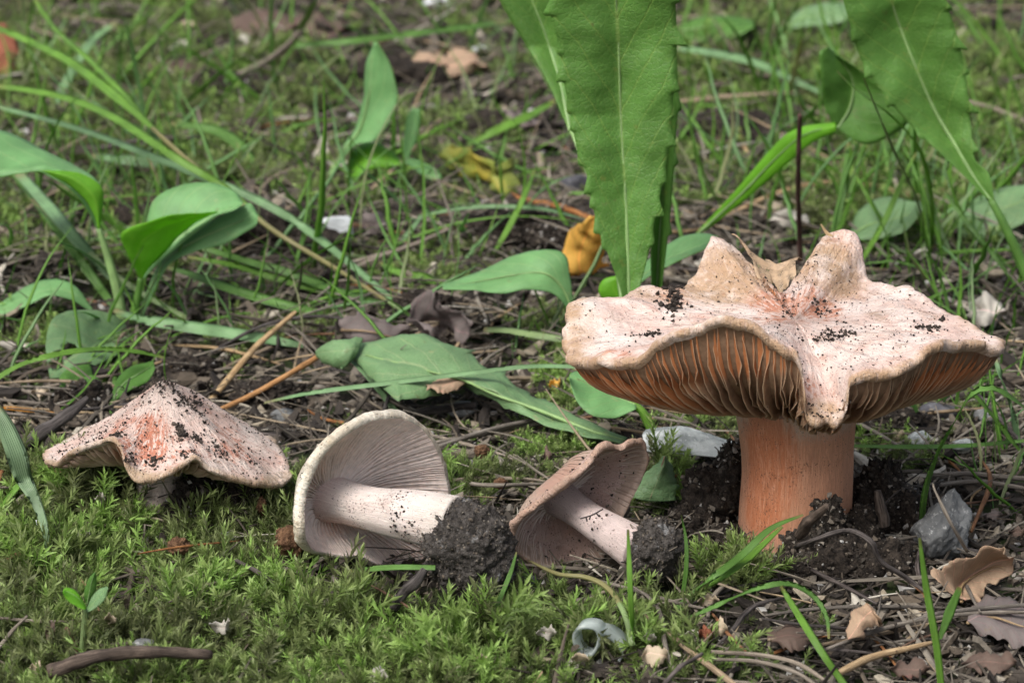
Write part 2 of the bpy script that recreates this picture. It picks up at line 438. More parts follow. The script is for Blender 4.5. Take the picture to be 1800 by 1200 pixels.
ME_ = [(130, 450, 260, 110, .95), (110, 600, 190, 80, .9), (330, 560, 160, 60, .6), (1660, 700, 160, 60, .6), (560, 100, 140, 60, .6), (430, 300, 200, 60, .7), (820, 250, 200, 60, .5), (650, 470, 220, 70, .6), (380, 640, 120, 50, .6), (1250, 330, 200, 60, .8), (1650, 380, 240, 90, .9), (150, 1000, 480, 130, 1.25), (650, 1150, 560, 150, 1.3), (150, 1150, 380, 140, 1.25), (250, 880, 330, 70, 1.2), (1000, 1110, 190, 120, .95), (840, 850, 110, 50, .9), (960, 800, 90, 50, .8), (1150, 850, 90, 60, .8), (1300, 1022, 70, 32, .95), (1150, 735, 150, 40, .9), (1560, 795, 110, 40, .9),
       (1370, 1150, 120, 60, .5), (80, 600, 140, 110, .6), (250, 640, 120, 40, .5), (980, 590, 110, 60, .8), (480, 560, 300, 60, .55), (700, 300, 300, 120, .45), (850, 520, 200, 80, .5), (450, 180, 200, 80, .6), (1100, 150, 250, 120, .6), (1010, 680, 90, 60, .9), (130, 180, 300, 110, .95), (300, 300, 260, 80, .7), (60, 470, 120, 70, .8), (230, 480, 120, 50, .6), (700, 760, 130, 40, .6), (1640, 200, 280, 170, 1.0), (1350, 150, 220, 110, .85), (1300, 20, 500, 60, .7), (300, 30, 320, 60, .7), (850, 40, 160, 40, .5), (1700, 400, 160, 90, .6), (1290, 730, 60, 50, .9), (780, 530, 160, 60, .4), (1150, 240, 60, 200, .4)]
def mossy(px, py):
    return max([g * math.exp(-(((px - cx) / rx) ** 2 + ((py - cy) / ry) ** 2) ** 1.5) for cx, cy, rx, ry, g in ME_])

def ml(px, py):                              # how far the moss cushion lifts what lies on it
    return .30 * min(1, mossy(px, py)) if py > 850 else 0.0
# ------------------------------------------------------------------ mushrooms
def bez(a, b, c, t):
    t = np.asarray(t)[..., None]; return (1 - t) ** 2 * a + 2 * t * (1 - t) * b + t * t * c

def cap_mat(name, pale, pink, stain, tan, dirt=.5):
    k = NM(name); c = k.cm()
    r3 = k.attr('rad', 'Vector')                     # unit direction round the cap, times a constant, plus radius: fibres run outwards
    st = k.attr('stain'); tn = k.attr('tan'); fib = k.noise(r3, 26, 6, .65, .3); fib2 = k.noise(r3, 70, 4, .6)
    n1 = k.noise(c, .9, 5, .6); n2 = k.noise(c, 6, 5, .65); n3 = k.noise(c, 30, 4, .6); n4 = k.noise(c, 62, 2, .5)
    col = k.mix(k.sstep(n1, .35, .65), pale, pink)
    f2 = k.math('MULTIPLY', st, k.math('ADD', k.sstep(fib, .38, .68), k.math('MULTIPLY', k.sstep(n2, .42, .68), .7)))
    col = k.mix(k.math('MULTIPLY', k.sstep(f2, .05, .85), .92), col, stain)
    col = k.mix(k.math('MULTIPLY', k.sstep(k.noise(c, 2.6, 5, .65), .55, .72), .35), col, [x * y for x, y in zip(stain, (1.15, 1.5, 1.7))])
    t2 = k.math('ADD', tn, k.math('MULTIPLY', k.math('SUBTRACT', n2, .5), .7))
    col = k.mix(k.math('MULTIPLY', k.sstep(t2, .12, .75), .88), col, tan)
    bl = k.math('MULTIPLY', k.sstep(k.noise(c, 1.9, 7, .72, .6), .54, .66), .55)
    col = k.mix(bl, col, [x * .62 for x in tan])
    col = k.mix(k.math('MULTIPLY', k.sstep(k.noise(c, 3.7, 6, .7, .4), .60, .70), .5), col, [x * .8 for x in stain])
    col = k.mix(k.math('MULTIPLY', k.sstep(fib, .5, .70), .55), col, [x * .62 for x in pink])
    col = k.mix(k.math('MULTIPLY', k.sstep(k.noise(c, 1.6, 5, .6), .48, .68), .6), col, [min(1, x * 1.15 + .02) for x in pale])
    col = k.mix(k.math('MULTIPLY', k.sstep(fib2, .5, .7), .30), col, [min(1, x * 1.12) for x in pale])
    col = k.mix(k.math('MULTIPLY', k.sstep(k.math('ADD', n3, k.math('MULTIPLY', n2, .35)), .82 - .05 * dirt, .90 - .05 * dirt), .85), col, (.045, .034, .026))
    col = k.mix(k.math('MULTIPLY', k.sstep(n4, .67, .73), .8 * dirt), col, (.05, .038, .03))
    h = k.math('ADD', k.math('MULTIPLY', n2, .9), k.math('ADD', k.math('MULTIPLY', fib, 1.0), k.math('ADD', k.math('MULTIPLY', fib2, .5), k.math('MULTIPLY', n3, .25))))
    return k.done(k.principled(col, .72, .25, k.bump(h, .08, .9), sss=.10, sssr=.12))

def gill_mat(name, deep, edge, stain, sc=1.0):
    k = NM(name); c = k.cm()
    e = k.attr('edge'); st = k.attr('stain'); n1 = k.noise(c, 1.1, 4, .6); n2 = k.noise(c, 9, 4, .6)
    col = k.mix(k.sstep(n2, .3, .75), [x * .85 for x in deep], [x * 1.2 for x in deep])
    col = k.mix(k.math('MULTIPLY', k.sstep(k.math('ADD', st, k.math('MULTIPLY', k.math('SUBTRACT', n1, .5), .8)), .25, .8), .85), col, stain)
    col = k.mix(k.math('MULTIPLY', k.sstep(e, .72, 1.0), .75), col, edge)
    b = k.principled(col, .6, .3, k.bump(n2, .02, .5), sss=.15, sssr=.1)
    t = k.N('ShaderNodeBsdfTranslucent', {'Color': stain}); x = k.N('ShaderNodeMixShader', {0: .12})
    k.put(x.inputs[1], b); k.put(x.inputs[2], t.outputs[0]); return k.done(x.outputs[0])

def stem_mat(name, top, mid, stain, low):
    k = NM(name); c = k.cm(); uv = k.N('ShaderNodeTexCoord').outputs['UV']; sx = k.N('ShaderNodeSeparateXYZ', {0: uv})
    r3 = k.attr('rad', 'Vector'); v = k.attr('along'); st = k.attr('stain')
    mp = k.N('ShaderNodeVectorMath', {0: r3, 1: (1, 1, 1)}, operation='MULTIPLY').outputs[0]
    fib = k.noise(mp, 12, 6, .65); fib2 = k.noise(mp, 42, 5, .7); n2 = k.noise(c, 2.2, 5, .6); n3 = k.noise(c, 26, 4, .6); n4 = k.noise(c, 60, 2, .5)
    col = k.mix(k.sstep(k.math('ADD', v, k.math('MULTIPLY', k.math('SUBTRACT', n3, .5), .18)), .80, .97), mid, top)
    col = k.mix(k.sstep(v, .30, .0), col, low)
    col = k.mix(k.math('MULTIPLY', k.sstep(k.math('ADD', st, k.math('MULTIPLY', k.math('SUBTRACT', fib, .5), 1.2)), .25, .85), .8), col, stain)
    col = k.mix(k.math('MULTIPLY', k.sstep(fib2, .46, .66), .6), col, [min(1, x * 1.35 + .03) for x in mid])
    col = k.mix(k.math('MULTIPLY', k.sstep(fib, .54, .74), .35), col, [x * .55 for x in mid])
    col = k.mix(k.math('MULTIPLY', k.sstep(k.noise(c, 1.1, 6, .7), .55, .75), .45), col, [x * .62 for x in stain])
    col = k.mix(k.math('MULTIPLY', k.sstep(k.math('ADD', n3, k.math('MULTIPLY', n2, .4)), .80, .88), .75), col, (.09, .05, .035))
    col = k.mix(k.math('MULTIPLY', k.sstep(n4, .66, .72), .7), col, (.10, .045, .03))
    h = k.math('ADD', fib2, k.math('ADD', k.math('MULTIPLY', fib, .8), k.math('MULTIPLY', n3, .2)))
    return k.done(k.principled(col, .68, .25, k.bump(h, .045, .9), sss=.12, sssr=.2))

def blob(c, r, gain=1.0):
    def f(p):
        d = (p - c) / np.array(r); return gain * np.exp(-np.sum(d * d, axis=-1))
    return f

def cap_and_gills(root, rim, apex, axis, D0, rs, mats, top=(.5, .1), edge=(.35, -.4), fleshlift=.45, ngill=110, nr=22,
                  thick=.12, wr=.1, stains=(), tans=(), gstains=(), single=False, wavy=.07, gth=.03, short=True, seed=1, rolled=.07, dfl=.35, ridge=.025, sharp=False, lip=1.0, jagk=1.0):
    n = len(rim); axis = nrm(axis); apex = np.array(apex); D0 = np.array(D0)
    ctr = rim.mean(0)
    out = nrm((rim - ctr) - ((rim - ctr) @ axis)[:, None] * axis)
    lift = np.array([top[1](i / n) if callable(top[1]) else top[1] for i in range(n)])
    rows = []; rad = []
    kw = np.exp(-.5 * (np.arange(-60, 61) / (n * .05)) ** 2); kw /= kw.sum()
    srim = np.column_stack([np.convolve(np.concatenate([rim[-60:, a], rim[:, a], rim[:60, a]]), kw, 'valid') for a in range(3)])
    if sharp: wb = np.clip((rim[:, 1:2] - .4) / 1.0, 0, 1); wb = wb * wb * (3 - 2 * wb); srim = srim * (1 - wb) + rim * wb; thick = thick * (1 - .72 * wb); lipw = lip * (1 - .9 * wb[:, 0])
    else: lipw = np.full(n, lip)
    rim0 = rim
    for j in range(nr + 1):
        t = j / nr; e_ = t ** 1.6; rim = srim * (1 - e_) + rim0 * e_
        ctl = apex + (rim - apex) * top[0] + axis * lift[:, None]
        p = (1 - t) ** 2 * apex + 2 * t * (1 - t) * ctl + t * t * rim
        amp = wr * t ** 1.2 * (1 - .35 * t)
        for i in range(n):
            q = Vector(p[i] * 1.1) + Vector((seed, 0, 0))
            q2 = Vector((out[i][0] * 3 + seed, out[i][1] * 3, out[i][2] * 3 + t * .8))
            p[i] += axis * (amp * mnoise.fractal(q, 1, 2, 4) + .5 * amp * mnoise.fractal(q2 * 1.6, 1, 2, 3) + ridge * min(1, t * 2) * (1 - .6 * t ** 5) * mnoise.fractal(Vector((out[i][0] * 11 + seed, out[i][1] * 11, out[i][2] * 11 + t * 2.0)), 1, 2, 4))
        rows.append(p); rad.append(np.column_stack([out * 1.0 + axis * t * .28]))
    last = rows[-1]; rim = rim0
    jag = np.array([mnoise.fractal(Vector(last[i] * 3.0), 1, 2, 3) for i in range(n)])[:, None]
    jag *= jagk
    r1 = last + out * (.5 * thick) - axis * (.3 * thick) + out * jag * .09 + axis * jag * .05
    r2 = last + out * (.45 * thick) - axis * (.95 * thick) + out * jag * .11 + axis * jag * .06
    r3 = last - axis * (1.35 * thick) - out * .03
    for q in (r1, r2, r3): rows.append(q); rad.append(out * 1.0 + axis * .3)
    rel = D0 - axis * 0
    dirs = nrm((r3 - rel) - ((r3 - rel) @ axis)[:, None] * axis)
    Dring = D0 + dirs * rs
    Aun = r3
    ctlE = Dring + (Aun - Dring) * (1 - edge[0]) * np.array([1.0, 1, 1]); ctlE = ctlE - ((ctlE - D0) @ axis)[:, None] * axis + axis * edge[1]
    ctlF = ctlE + axis * fleshlift
    Df = Dring + axis * dfl
    ns = 14; ts = np.linspace(0, 1, ns)
    under = [(1 - t) ** 2 * Aun + 2 * t * (1 - t) * ctlF + t * t * Df for t in ts[1:]]
    allr = np.array(rows + under); nrr = len(rows)
    V_ = allr.reshape(-1, 3)
    rad = np.array(rad + [out] * (ns - 1)).reshape(-1, 3)
    fs = gridfaces(len(allr), n, True)
    mi = np.array([0] * ((nrr - 1) * n) + [1] * ((len(allr) - nrr) * n))
    stv = sum([f(V_) for f in stains], np.zeros(len(V_))); tnv = sum([f(V_) for f in tans], np.zeros(len(V_)))
    tnv += (np.concatenate([np.zeros(nr - 1), np.array([.25, .5, .8, 1.0, 1.0]), np.zeros(len(allr) - nr - 4)])[:, None] * lipw[None, :]).ravel()
    cap = mesh('cap', V_, fs, [mats[0], mats[1]], root, attrs={'rad': rad, 'stain': stv, 'tan': tnv, 'edge': np.zeros(len(V_))}, mats=mi)
    # gills
    R_ = np.random.RandomState(seed); mb = []; 
    L = np.concatenate([[0], np.cumsum(np.linalg.norm(np.diff(np.vstack([Aun, Aun[:1]]), axis=0), axis=1))])
    for g in range(ngill):
        s = (g + .5 + R_.uniform(-.42, .42)) / ngill * L[-1]
        i = int(np.searchsorted(L, s) - 1) % n; fr = (s - L[i]) / (L[i + 1] - L[i] + 1e-9); i2 = (i + 1) % n
        A, E, F, D, DF = [x[i] * (1 - fr) + x[i2] * fr for x in (Aun, ctlE, ctlF, Dring, Df)]
        tan = nrm(np.cross(axis, nrm(A - D0)))
        tmax = 1.0 if not short or g % 2 == 0 else R_.uniform(.35, .8)
        v = []; ed = []; m = 13
        ph = R_.uniform(0, 50)
        for q in range(m):
            t = tmax * q / (m - 1)
            pf = (1 - t) ** 2 * A + 2 * t * (1 - t) * F + t * t * DF
            pe = (1 - t) ** 2 * A + 2 * t * (1 - t) * E + t * t * D
            if tmax < 1: kk = (q / (m - 1)) ** 3; pe = pe * (1 - kk) + pf * kk
            wv = mnoise.fractal(Vector((ph * .02 + g * .33, t * 4.0, seed)), 1, 2, 3) * wavy + mnoise.noise(Vector((g * .9, t * 9.0, seed + 4))) * wavy * .45
            pm = (pf * .45 + pe * .55) + tan * wv * .6; pe2 = pe + tan * wv + (pe - pf) * .08 * mnoise.noise(Vector((g * 2.3, t * 7, 1)))
            a = gth * (1 - .3 * t)
            v += [pf - tan * a, pm - tan * a * .55, pe2 - tan * a * .16, pe2 + tan * a * .16, pm + tan * a * .55, pf + tan * a]
            ed += [0, .45, 1, 1, .45, 0]
        v = np.array(v); f = gridfaces(m, 6)
        st = sum([fn(v) for fn in gstains], np.zeros(len(v)))
        mb.append((v, f, np.array(ed), st))
    if single:
        for v, f, ed, st in mb: mesh('gill', v, f, mats[1], root, attrs={'edge': ed, 'stain': st})
    else:
        o = 0; vs = []; fs = []; es = []; ss = []
        for v, f, ed, st in mb:
            vs.append(v); fs += [tuple(i + o for i in q) for q in f]; es.append(ed); ss.append(st); o += len(v)
        mesh('gills', np.vstack(vs), fs, mats[1], root, attrs={'edge': np.concatenate(es), 'stain': np.concatenate(ss)}, kind='stuff')
    return cap, allr[:nr + 1], out

def stem(root, pts, rad, mat, seg=48, n=40, stains=(), rough=.03, flat=1.0):
    p = spl(pts, n); r = np.interp(np.linspace(0, 1, n), np.linspace(0, 1, len(rad)), rad)
    t, N, B = frames(p); v = []; ra = []; al = []
    for i in range(n):
        for j in range(seg):
            a = 2 * math.pi * j / seg; d = N[i] * math.cos(a) + B[i] * math.sin(a) * flat
            k_ = 1 + rough * mnoise.fractal(Vector((math.cos(a) * 1.3, math.sin(a) * 1.3, i / n * .9)), 1, 2, 3) + rough * .5 * mnoise.fractal(Vector((math.cos(a) * 5, math.sin(a) * 5, i / n * 1.2)), 1, 2, 2)
            v.append(p[i] + d * r[i] * k_); ra.append((math.cos(a), math.sin(a), i / n * .30)); al.append(i / (n - 1))
    v = np.array(v)
    return mesh('stem', v, gridfaces(n, seg, True) + [tuple(range(seg))[::-1], tuple((n - 1) * seg + j for j in range(seg))], mat, root,
                attrs={'rad': np.array(ra), 'along': np.array(al), 'stain': sum([f(v) for f in stains], np.zeros(len(v)))})

def crumbs_on(root, rows, axis, n, smin, smax, seed, spots=(), name='soil_crumbs', tmin=0.0):
    r = np.random.RandomState(seed); nr, nn = rows.shape[:2]; pts = []; sc = []
    for _ in range(n):
        t = tmin + (1 - tmin) * r.rand() ** .6; i = r.randint(nn); p = rows[int(t * (nr - 1)), i]
        p = p + r.normal(0, .02, 3); pts.append(p); sc.append(smin + (smax - smin) * r.rand() ** 4)
    for c_, sp, m, s2 in spots:                     # clumps: the nearest surface point to a scattered guess
        flat = rows.reshape(-1, 3)
        for _ in range(m * 2):
            q = c_ + r.normal(0, 1, 3) * sp; p = flat[np.argmin(((flat - q) ** 2).sum(1))] + r.normal(0, .35, 3) * sp * np.array([1, 1, .2])
            pts.append(p + nrm(axis) * .01); sc.append(s2 * (.16 + .95 * r.rand() ** 2.5))
    n = len(pts)
    return scatter(name, pts, rot_rand(n, r), sc, r.randint(0, 6, n), CR_DARK, parent=root)

# --- the large one
root = thing('mushroom', 'large mushroom standing upright with wavy split pinkish cap and thick orange stem', 'mushroom', P(1398, 960, 0), 'pinkish mushrooms on the forest floor')
BIG = root
rimk = [(998, 570, -.2), (999, 603, -.7), (1014, 628, -1.2), (1070, 630, -1.8), (1130, 622, -2.25), (1155, 603, -2.45), (1195, 575, -2.65), (1243, 564, -2.75),
        (1290, 565, -2.85), (1330, 574, -2.9), (1365, 586, -2.95), (1397, 611, -2.95), (1409, 645, -2.95), (1413, 685, -2.95), (1419, 720, -2.85), (1434, 733, -2.95), (1452, 728, -2.8), (1468, 735, -2.95),
        (1482, 722, -2.9), (1488, 695, -3.0), (1500, 664, -3.0), (1560, 652, -2.9), (1610, 628, -2.6), (1655, 602, -2.15), (1692, 588, -1.6), (1725, 597, -1.25),
        (1760, 612, -.9), (1736, 585, -.2), (1692, 555, .5), (1635, 530, 1.3), (1600, 510, 1.7), (1562, 500, 2.2), (1529, 492, 2.55), (1520, 465, 2.9), (1515, 440, 3.1),
        (1508, 422, 3.3), (1488, 411, 3.4), (1455, 415, 3.3), (1438, 432, 2.9), (1420, 458, 2.4), (1398, 484, 1.9), (1370, 517, 1.05), (1342, 486, 1.9), (1318, 464, 2.6), (1290, 443, 3.0), (1271, 430, 3.2), (1261, 422, 3.3), (1255, 424, 3.25), (1247, 437, 3.05),
        (1230, 467, 2.75), (1207, 494, 2.3), (1184, 512, 1.9), (1145, 497, 2.0), (1112, 508, 1.75), (1092, 528, 1.3), (1062, 522, .95), (1035, 520, .6), (1010, 540, .15)]
rim = spl([P(*q) for q in rimk], 420, True)
M['cap_big'] = cap_mat('cap_big', (.65, .545, .495), (.58, .40, .34), (.47, .17, .085), (.38, .245, .14), .8)
M['gill_big'] = gill_mat('gill_big', (.26, .155, .095), (.56, .38, .25), (.47, .165, .06))
M['stem_big'] = stem_mat('stem_big', (.56, .45, .36), (.52, .26, .155), (.52, .17, .07), (.47, .27, .20))
zs = P(1398, 712, -.6)
apexB = P(1398, 562, 0); D0 = np.array([P(1398, 700, 0)[0], .05, zs[2] - .02])
cap, rows, outv = cap_and_gills(root, rim, apexB, (0, 0, 1), D0, .98, (M['cap_big'], M['gill_big']), top=(.5, -.10), edge=(.16, -.10), fleshlift=.36, ngill=200, nr=40,
    thick=.17, wr=.20, sharp=True, ridge=.05, single=True, wavy=.125, gth=.022, seed=3,
    stains=(blob(P(1370, 545, .3), (.5, .8, .5), 1.0), blob(P(1440, 545, .8), (.45, .6, .6), 1.6), blob(P(1345, 535, 1.0), (.3, .4, .3), 1.3), blob(P(1180, 520, 1.2), (.3, .5, .4), 1.2), blob(P(1075, 632, -1.8), (.5, .5, .3), .9), blob(P(1470, 440, 3), (.4, .6, .5), .6), blob(P(1420, 690, -2.3), (.4, .5, .5), .7), blob(P(1630, 545, .3), (.6, .5, .5), .35)),
    tans=(blob(P(1270, 490, 2), (.9, 1.0, .9), 1.2), blob(P(1460, 480, 2.3), (.7, 1.1, .9), 1.0), blob(P(1020, 600, -.3), (.35, .9, .8), .7), blob(P(1130, 520, 1.6), (.6, .8, .6), .5), blob(P(1640, 530, .6), (.8, .6, .5), .35), blob(P(1440, 725, -2.8), (.4, .4, .25), .9)),
    gstains=(blob(P(1110, 660, -1.5), (1.2, 1.3, .9), 1.4), blob(P(1250, 615, -2.4), (1.1, .8, .45), 1.3), blob(P(1350, 620, -2.7), (.7, .6, .4), .6), blob(P(1660, 640, -1.5), (1.0, 1, .6), 1.2), blob(P(1180, 700, -1), (.8, 1, .3), .6)))
stem(root, [P(1392, 965, 0), P(1396, 900, 0), P(1400, 830, 0), P(1400, 770, 0), P(1398, 700, 0)], [1.02, 1.03, 1.03, 1.02, 1.03, 1.08, 1.16], M['stem_big'], seg=72, n=60,
     stains=(blob(P(1370, 850, -1), (.5, 1, .9), .7), blob(P(1345, 760, -1), (.5, 1, .5), .9), blob(P(1325, 860, -.7), (.12, .6, .9), .8), blob(P(1340, 920, -1), (.4, 1, .4), .6)))
crumbs_on(root, rows, (0, 0, 1), 2000, .006, .022, 5, tmin=.1, spots=((P(1465, 578, -.8), (.22, .1, .06), 70, .035), (P(1540, 590, -.9), (.5, .4, .08), 45, .022),
    (P(1178, 530, .9), (.10, .35, .12), 130, .05), (P(1188, 515, 1.4), (.06, .3, .15), 60, .04), (P(1140, 562, -.5), (.12, .08, .05), 40, .032), (P(1635, 552, -.2), (.12, .06, .05), 30, .04), (P(1655, 540, .3), (.03, .03, .03), 8, .05),  # dirt line in the left lobe valley also stands in for a dark gap
    (P(1445, 545, .7), (.08, .2, .12), 30, .035), (P(1340, 560, -1.0), (.5, .4, .1), 35, .02), (P(1385, 540, .2), (.06, .1, .05), 14, .03), (P(1440, 725, -2.9), (.2, .1, .12), 50, .022)))

# --- the left one
root = thing('mushroom', 'small mushroom with peaked pink dirt-specked cap standing in moss', 'mushroom', G(285, 915), 'pinkish mushrooms on the forest floor')
rimk = [(78, 803, .9), (104, 807, .3), (126, 789, .1), (155, 777, -.1), (182, 772, -.3), (201, 769, -.45), (213, 783, -.6), (219, 808, -.8), (240, 838, -.95), (285, 832, -1.0), (318, 812, -.9), (342, 796, -.75),
        (368, 818, -.7), (415, 836, -.5), (465, 845, -.1), (498, 842, .5), (507, 815, 1.1), (480, 775, 2.2), (420, 745, 3.2), (340, 730, 3.7), (255, 730, 3.7), (170, 745, 3.1), (105, 778, 2.1)]
rim = spl([P(*q) for q in rimk], 260, True)
M['cap_left'] = cap_mat('cap_left', (.64, .53, .47), (.57, .38, .32), (.48, .15, .075), (.38, .27, .17), 1.15)
M['gill_left'] = gill_mat('gill_left', (.42, .29, .22), (.55, .42, .34), (.45, .18, .07))
M['stem_pale'] = stem_mat('stem_pale', (.55, .47, .42), (.56, .47, .42), (.5, .30, .22), (.5, .44, .40))
ap = P(283, 668, 1.1)
def lf(q):
    a = q * 23
    return float(np.interp(a, [0, 2, 5, 8, 9, 11, 12.5, 15, 17, 19, 21, 23], [-.40, -.45, -.35, .0, .12, -.30, .05, .38, .40, .1, -.3, -.40]))
cap, rows, outv = cap_and_gills(root, rim, ap, (0, 0, 1), P(282, 800, 1.0), .42, (M['cap_left'], M['gill_left']), top=(.5, lf), edge=(.3, -.12), fleshlift=.35, ngill=90, nr=28,
    thick=.10, wr=.10, seed=11, wavy=.06, gth=.03,
    stains=(blob(P(262, 745, -.2), (.22, .6, .65), 2.6), blob(P(305, 790, -.6), (.6, .6, .35), .7), blob(P(160, 745, .4), (.9, .6, .3), 1.2), blob(P(440, 775, .6), (.8, .8, .35), 1.3), blob(P(215, 790, -.6), (.2, .4, .3), .8)),
    tans=(blob(P(240, 835, -.95), (.3, .3, .2), .7), blob(P(490, 840, .3), (.5, .4, .25), .6)), gstains=(blob(P(208, 800, -.5), (.15, .5, .4), 1.2),))
stem(root, [P(272, 925, 1.0), P(276, 880, 1.0), P(282, 830, 1.0), P(284, 780, 1.0)], [.46, .43, .42, .48], M['stem_pale'], seg=36, n=24)
crumbs_on(root, rows, (0, 0, 1), 2600, .004, .022, 6, tmin=0.0, spots=((P(318, 738, -.1), (.08, .1, .1), 60, .04), (P(355, 748, -.1), (.09, .1, .05), 40, .035), (P(252, 792, -.7), (.1, .1, .1), 55, .036),
    (P(395, 775, -.1), (.14, .1, .06), 40, .03), (P(345, 690, .9), (.22, .2, .08), 90, .035), (P(285, 668, 1.0), (.25, .2, .04), 70, .03), (P(165, 755, .3), (.4, .3, .08), 60, .03), (P(325, 795, -.7), (.12, .1, .06), 40, .028), (P(200, 765, -.2), (.08, .08, .08), 30, .035), (P(450, 800, .2), (.4, .3, .2), 70, .026)))

# --- two lying on their sides
def clod(root, c, r, seed, flat=(1, 1, 1), mat='soil_grey', ncr=500, sub=6, name='soil_clod'):
    bm = bmesh.new(); bmesh.ops.create_icosphere(bm, subdivisions=sub, radius=1.0)
    for v in bm.verts:
        d = v.co.normalized(); sv = Vector((seed * 3.3, 0, 0))
        k_ = 1 + .13 * mnoise.fractal(d * 1.4 + sv, 1, 2, 3) + .15 * mnoise.fractal(d * 3.5 + sv, 1, 2, 5) + .07 * mnoise.noise(d * 16 + sv)
        v.co = d * k_
    vs = np.array([v.co[:] for v in bm.verts]) * np.array(r) * np.array(flat) + c
    fs = [[v.index for v in f.verts] for f in bm.faces]; bm.free()
    o = mesh(name, vs, fs, M[mat], root, base=None if root is not None else np.array(c))
    rr = np.random.RandomState(seed); th = MB()
    for _ in range(16):
        p = vs[rr.randint(len(vs))]; d = nrm(nrm(p - c) + rr.normal(0, .9, 3)); L_ = rr.uniform(.15, .5)
        q = spl([p - d * .05, p + d * L_ * .5 + rr.normal(0, .04, 3), p + d * L_ * .9 + rr.normal(0, .06, 3) - np.array([0, 0, .08])], 9); v_, f_, u_ = tube(q, [.012, .010, .005], 5, .1); th.add(v_, f_, u_)
    th.build('root_threads', M['dry_grey'], o, kind='stuff')
    ii = rr.randint(0, len(vs), ncr)
    pts = vs[ii] + rr.normal(0, .012, (ncr, 3))
    scatter('crumbs', pts, rot_rand(ncr, rr), .004 + .026 * rr.rand(ncr) ** 4, rr.randint(0, 6, ncr), CR_GRIT, parent=o, tint=rr.rand(ncr) ** 1.6 * .8)
    return o

root = thing('mushroom', 'pale mushroom on its side showing white gills, thick stem ending in large soil clod', 'mushroom', G(700, 1010), 'pinkish mushrooms on the forest floor')
a3 = nrm((-.62, .76, .12)); p0 = P(650, 865, -1.75)
rk = [(500, 905, .35), (524, 850, .05), (552, 795, -.02), (592, 755, 0), (640, 730, 0), (692, 725, 0), (732, 746, 0), (758, 785, 0), (772, 830, 0), (773, 885, .05), (768, 940, .0), (755, 985, -.05),
      (720, 1003, -.1), (670, 995, -.1), (618, 970, .05), (590, 965, .15), (555, 962, .05), (516, 945, .25)]
rim = spl([PN(x, y, p0, a3) + a3 * (-d) for x, y, d in rk], 260, True)
M['cap_lying'] = cap_mat('cap_lying', (.70, .66, .57), (.60, .53, .42), (.48, .30, .17), (.40, .29, .17), .8)
M['gill_white'] = gill_mat('gill_white', (.82, .68, .60), (.87, .77, .70), (.72, .45, .36))
M['stem_white'] = stem_mat('stem_white', (.66, .48, .44), (.72, .62, .57), (.64, .40, .32), (.60, .53, .47))
att = PN(583, 880, p0 + a3 * .32, a3)
cap, rows, outv = cap_and_gills(root, rim, att + a3 * 1.0, a3, att, .40, (M['cap_lying'], M['gill_white']), top=(.78, .28), edge=(.5, .0), fleshlift=.10, ngill=180, nr=24,
    thick=.16, wr=.07, seed=21, wavy=.03, gth=.020, dfl=.08, lip=.35, jagk=.35, ridge=.010, gstains=(blob(P(640, 925, -1.7), (.9, .8, .25), .75), blob(att, (.5, .5, .5), .5)), tans=(blob(P(525, 840, -1.8), (.25, .6, .8), .6),))
e3 = P(800, 922, -3.1)
stem(root, [e3, e3 * .7 + att * .3 + np.array([0, 0, .02]), e3 * .35 + att * .65, att + a3 * .2], [.50, .475, .44, .39, .38, .44], M['stem_white'], seg=48, n=40, stains=(blob(att + np.array([.3, -.3, -.35]), (.7, .6, .25), 1.0),))
clod(root, P(824, 966, -3.3), (.79, .73, .85), 5, ncr=3800)
rr = np.random.RandomState(4); sp = []
for _ in range(900):
    t = rr.rand() ** 2.6; c_ = e3 * (1 - t * .42) + att * t * .42; d = nrm(rr.normal(0, 1, 3) + np.array([0, -.9, .5])); ax = nrm(att - e3); d = nrm(d - ax * (d @ ax)); sp.append(c_ + d * .462)
scatter('soil_crumbs', sp, rot_rand(900, rr), .005 + .030 * rr.rand(900) ** 4, rr.randint(0, 6, 900), CR_DARK, parent=root)
crumbs_on(root, rows, a3, 240, .008, .03, 8, tmin=.75)

root = thing('mushroom', 'smallest mushroom on its side with grey-brown gills and little soil clod', 'mushroom', G(1010, 1005), 'pinkish mushrooms on the forest floor')
a4 = nrm((-.50, .80, .30)); p4 = P(1005, 890, -1.65)
rk = [(894, 945, .02), (902, 912, .08), (932, 884, .12), (982, 848, .12), (1024, 812, .10), (1056, 779, .06), (1088, 784, -.1), (1122, 783, -.35), (1133, 812, -.35), (1120, 850, -.25), (1098, 885, -.05), (1072, 930, .15),
      (1052, 968, .2), (1030, 996, .15), (990, 1004, .05), (945, 990, 0), (908, 968, 0)]
rim = spl([PN(x, y, p4, nrm((-.35, .88, .3))) + np.array([0, -1, 0]) * d for x, y, d in rk], 240, True)
M['cap_small'] = cap_mat('cap_small', (.52, .38, .33), (.50, .31, .25), (.48, .20, .11), (.40, .27, .20), 1.0)
M['gill_grey'] = gill_mat('gill_grey', (.37, .275, .22), (.74, .62, .55), (.34, .20, .15))
M['stem_pink'] = stem_mat('stem_pink', (.56, .44, .43), (.60, .49, .46), (.5, .32, .27), (.52, .42, .39))
att4 = P(985, 878, -1.0)
cap, rows, outv = cap_and_gills(root, rim, att4 + a4 * .34, a4, att4, .30, (M['cap_small'], M['gill_grey']), top=(.8, .08), edge=(.45, .0), fleshlift=.20, ngill=84, nr=22,
    thick=.11, wr=.05, seed=31, wavy=.05, gth=.024, dfl=.16, stains=(blob(P(980, 835, -1.6), (.8, .6, .6), .8),))
e4 = P(1125, 968, -2.6)
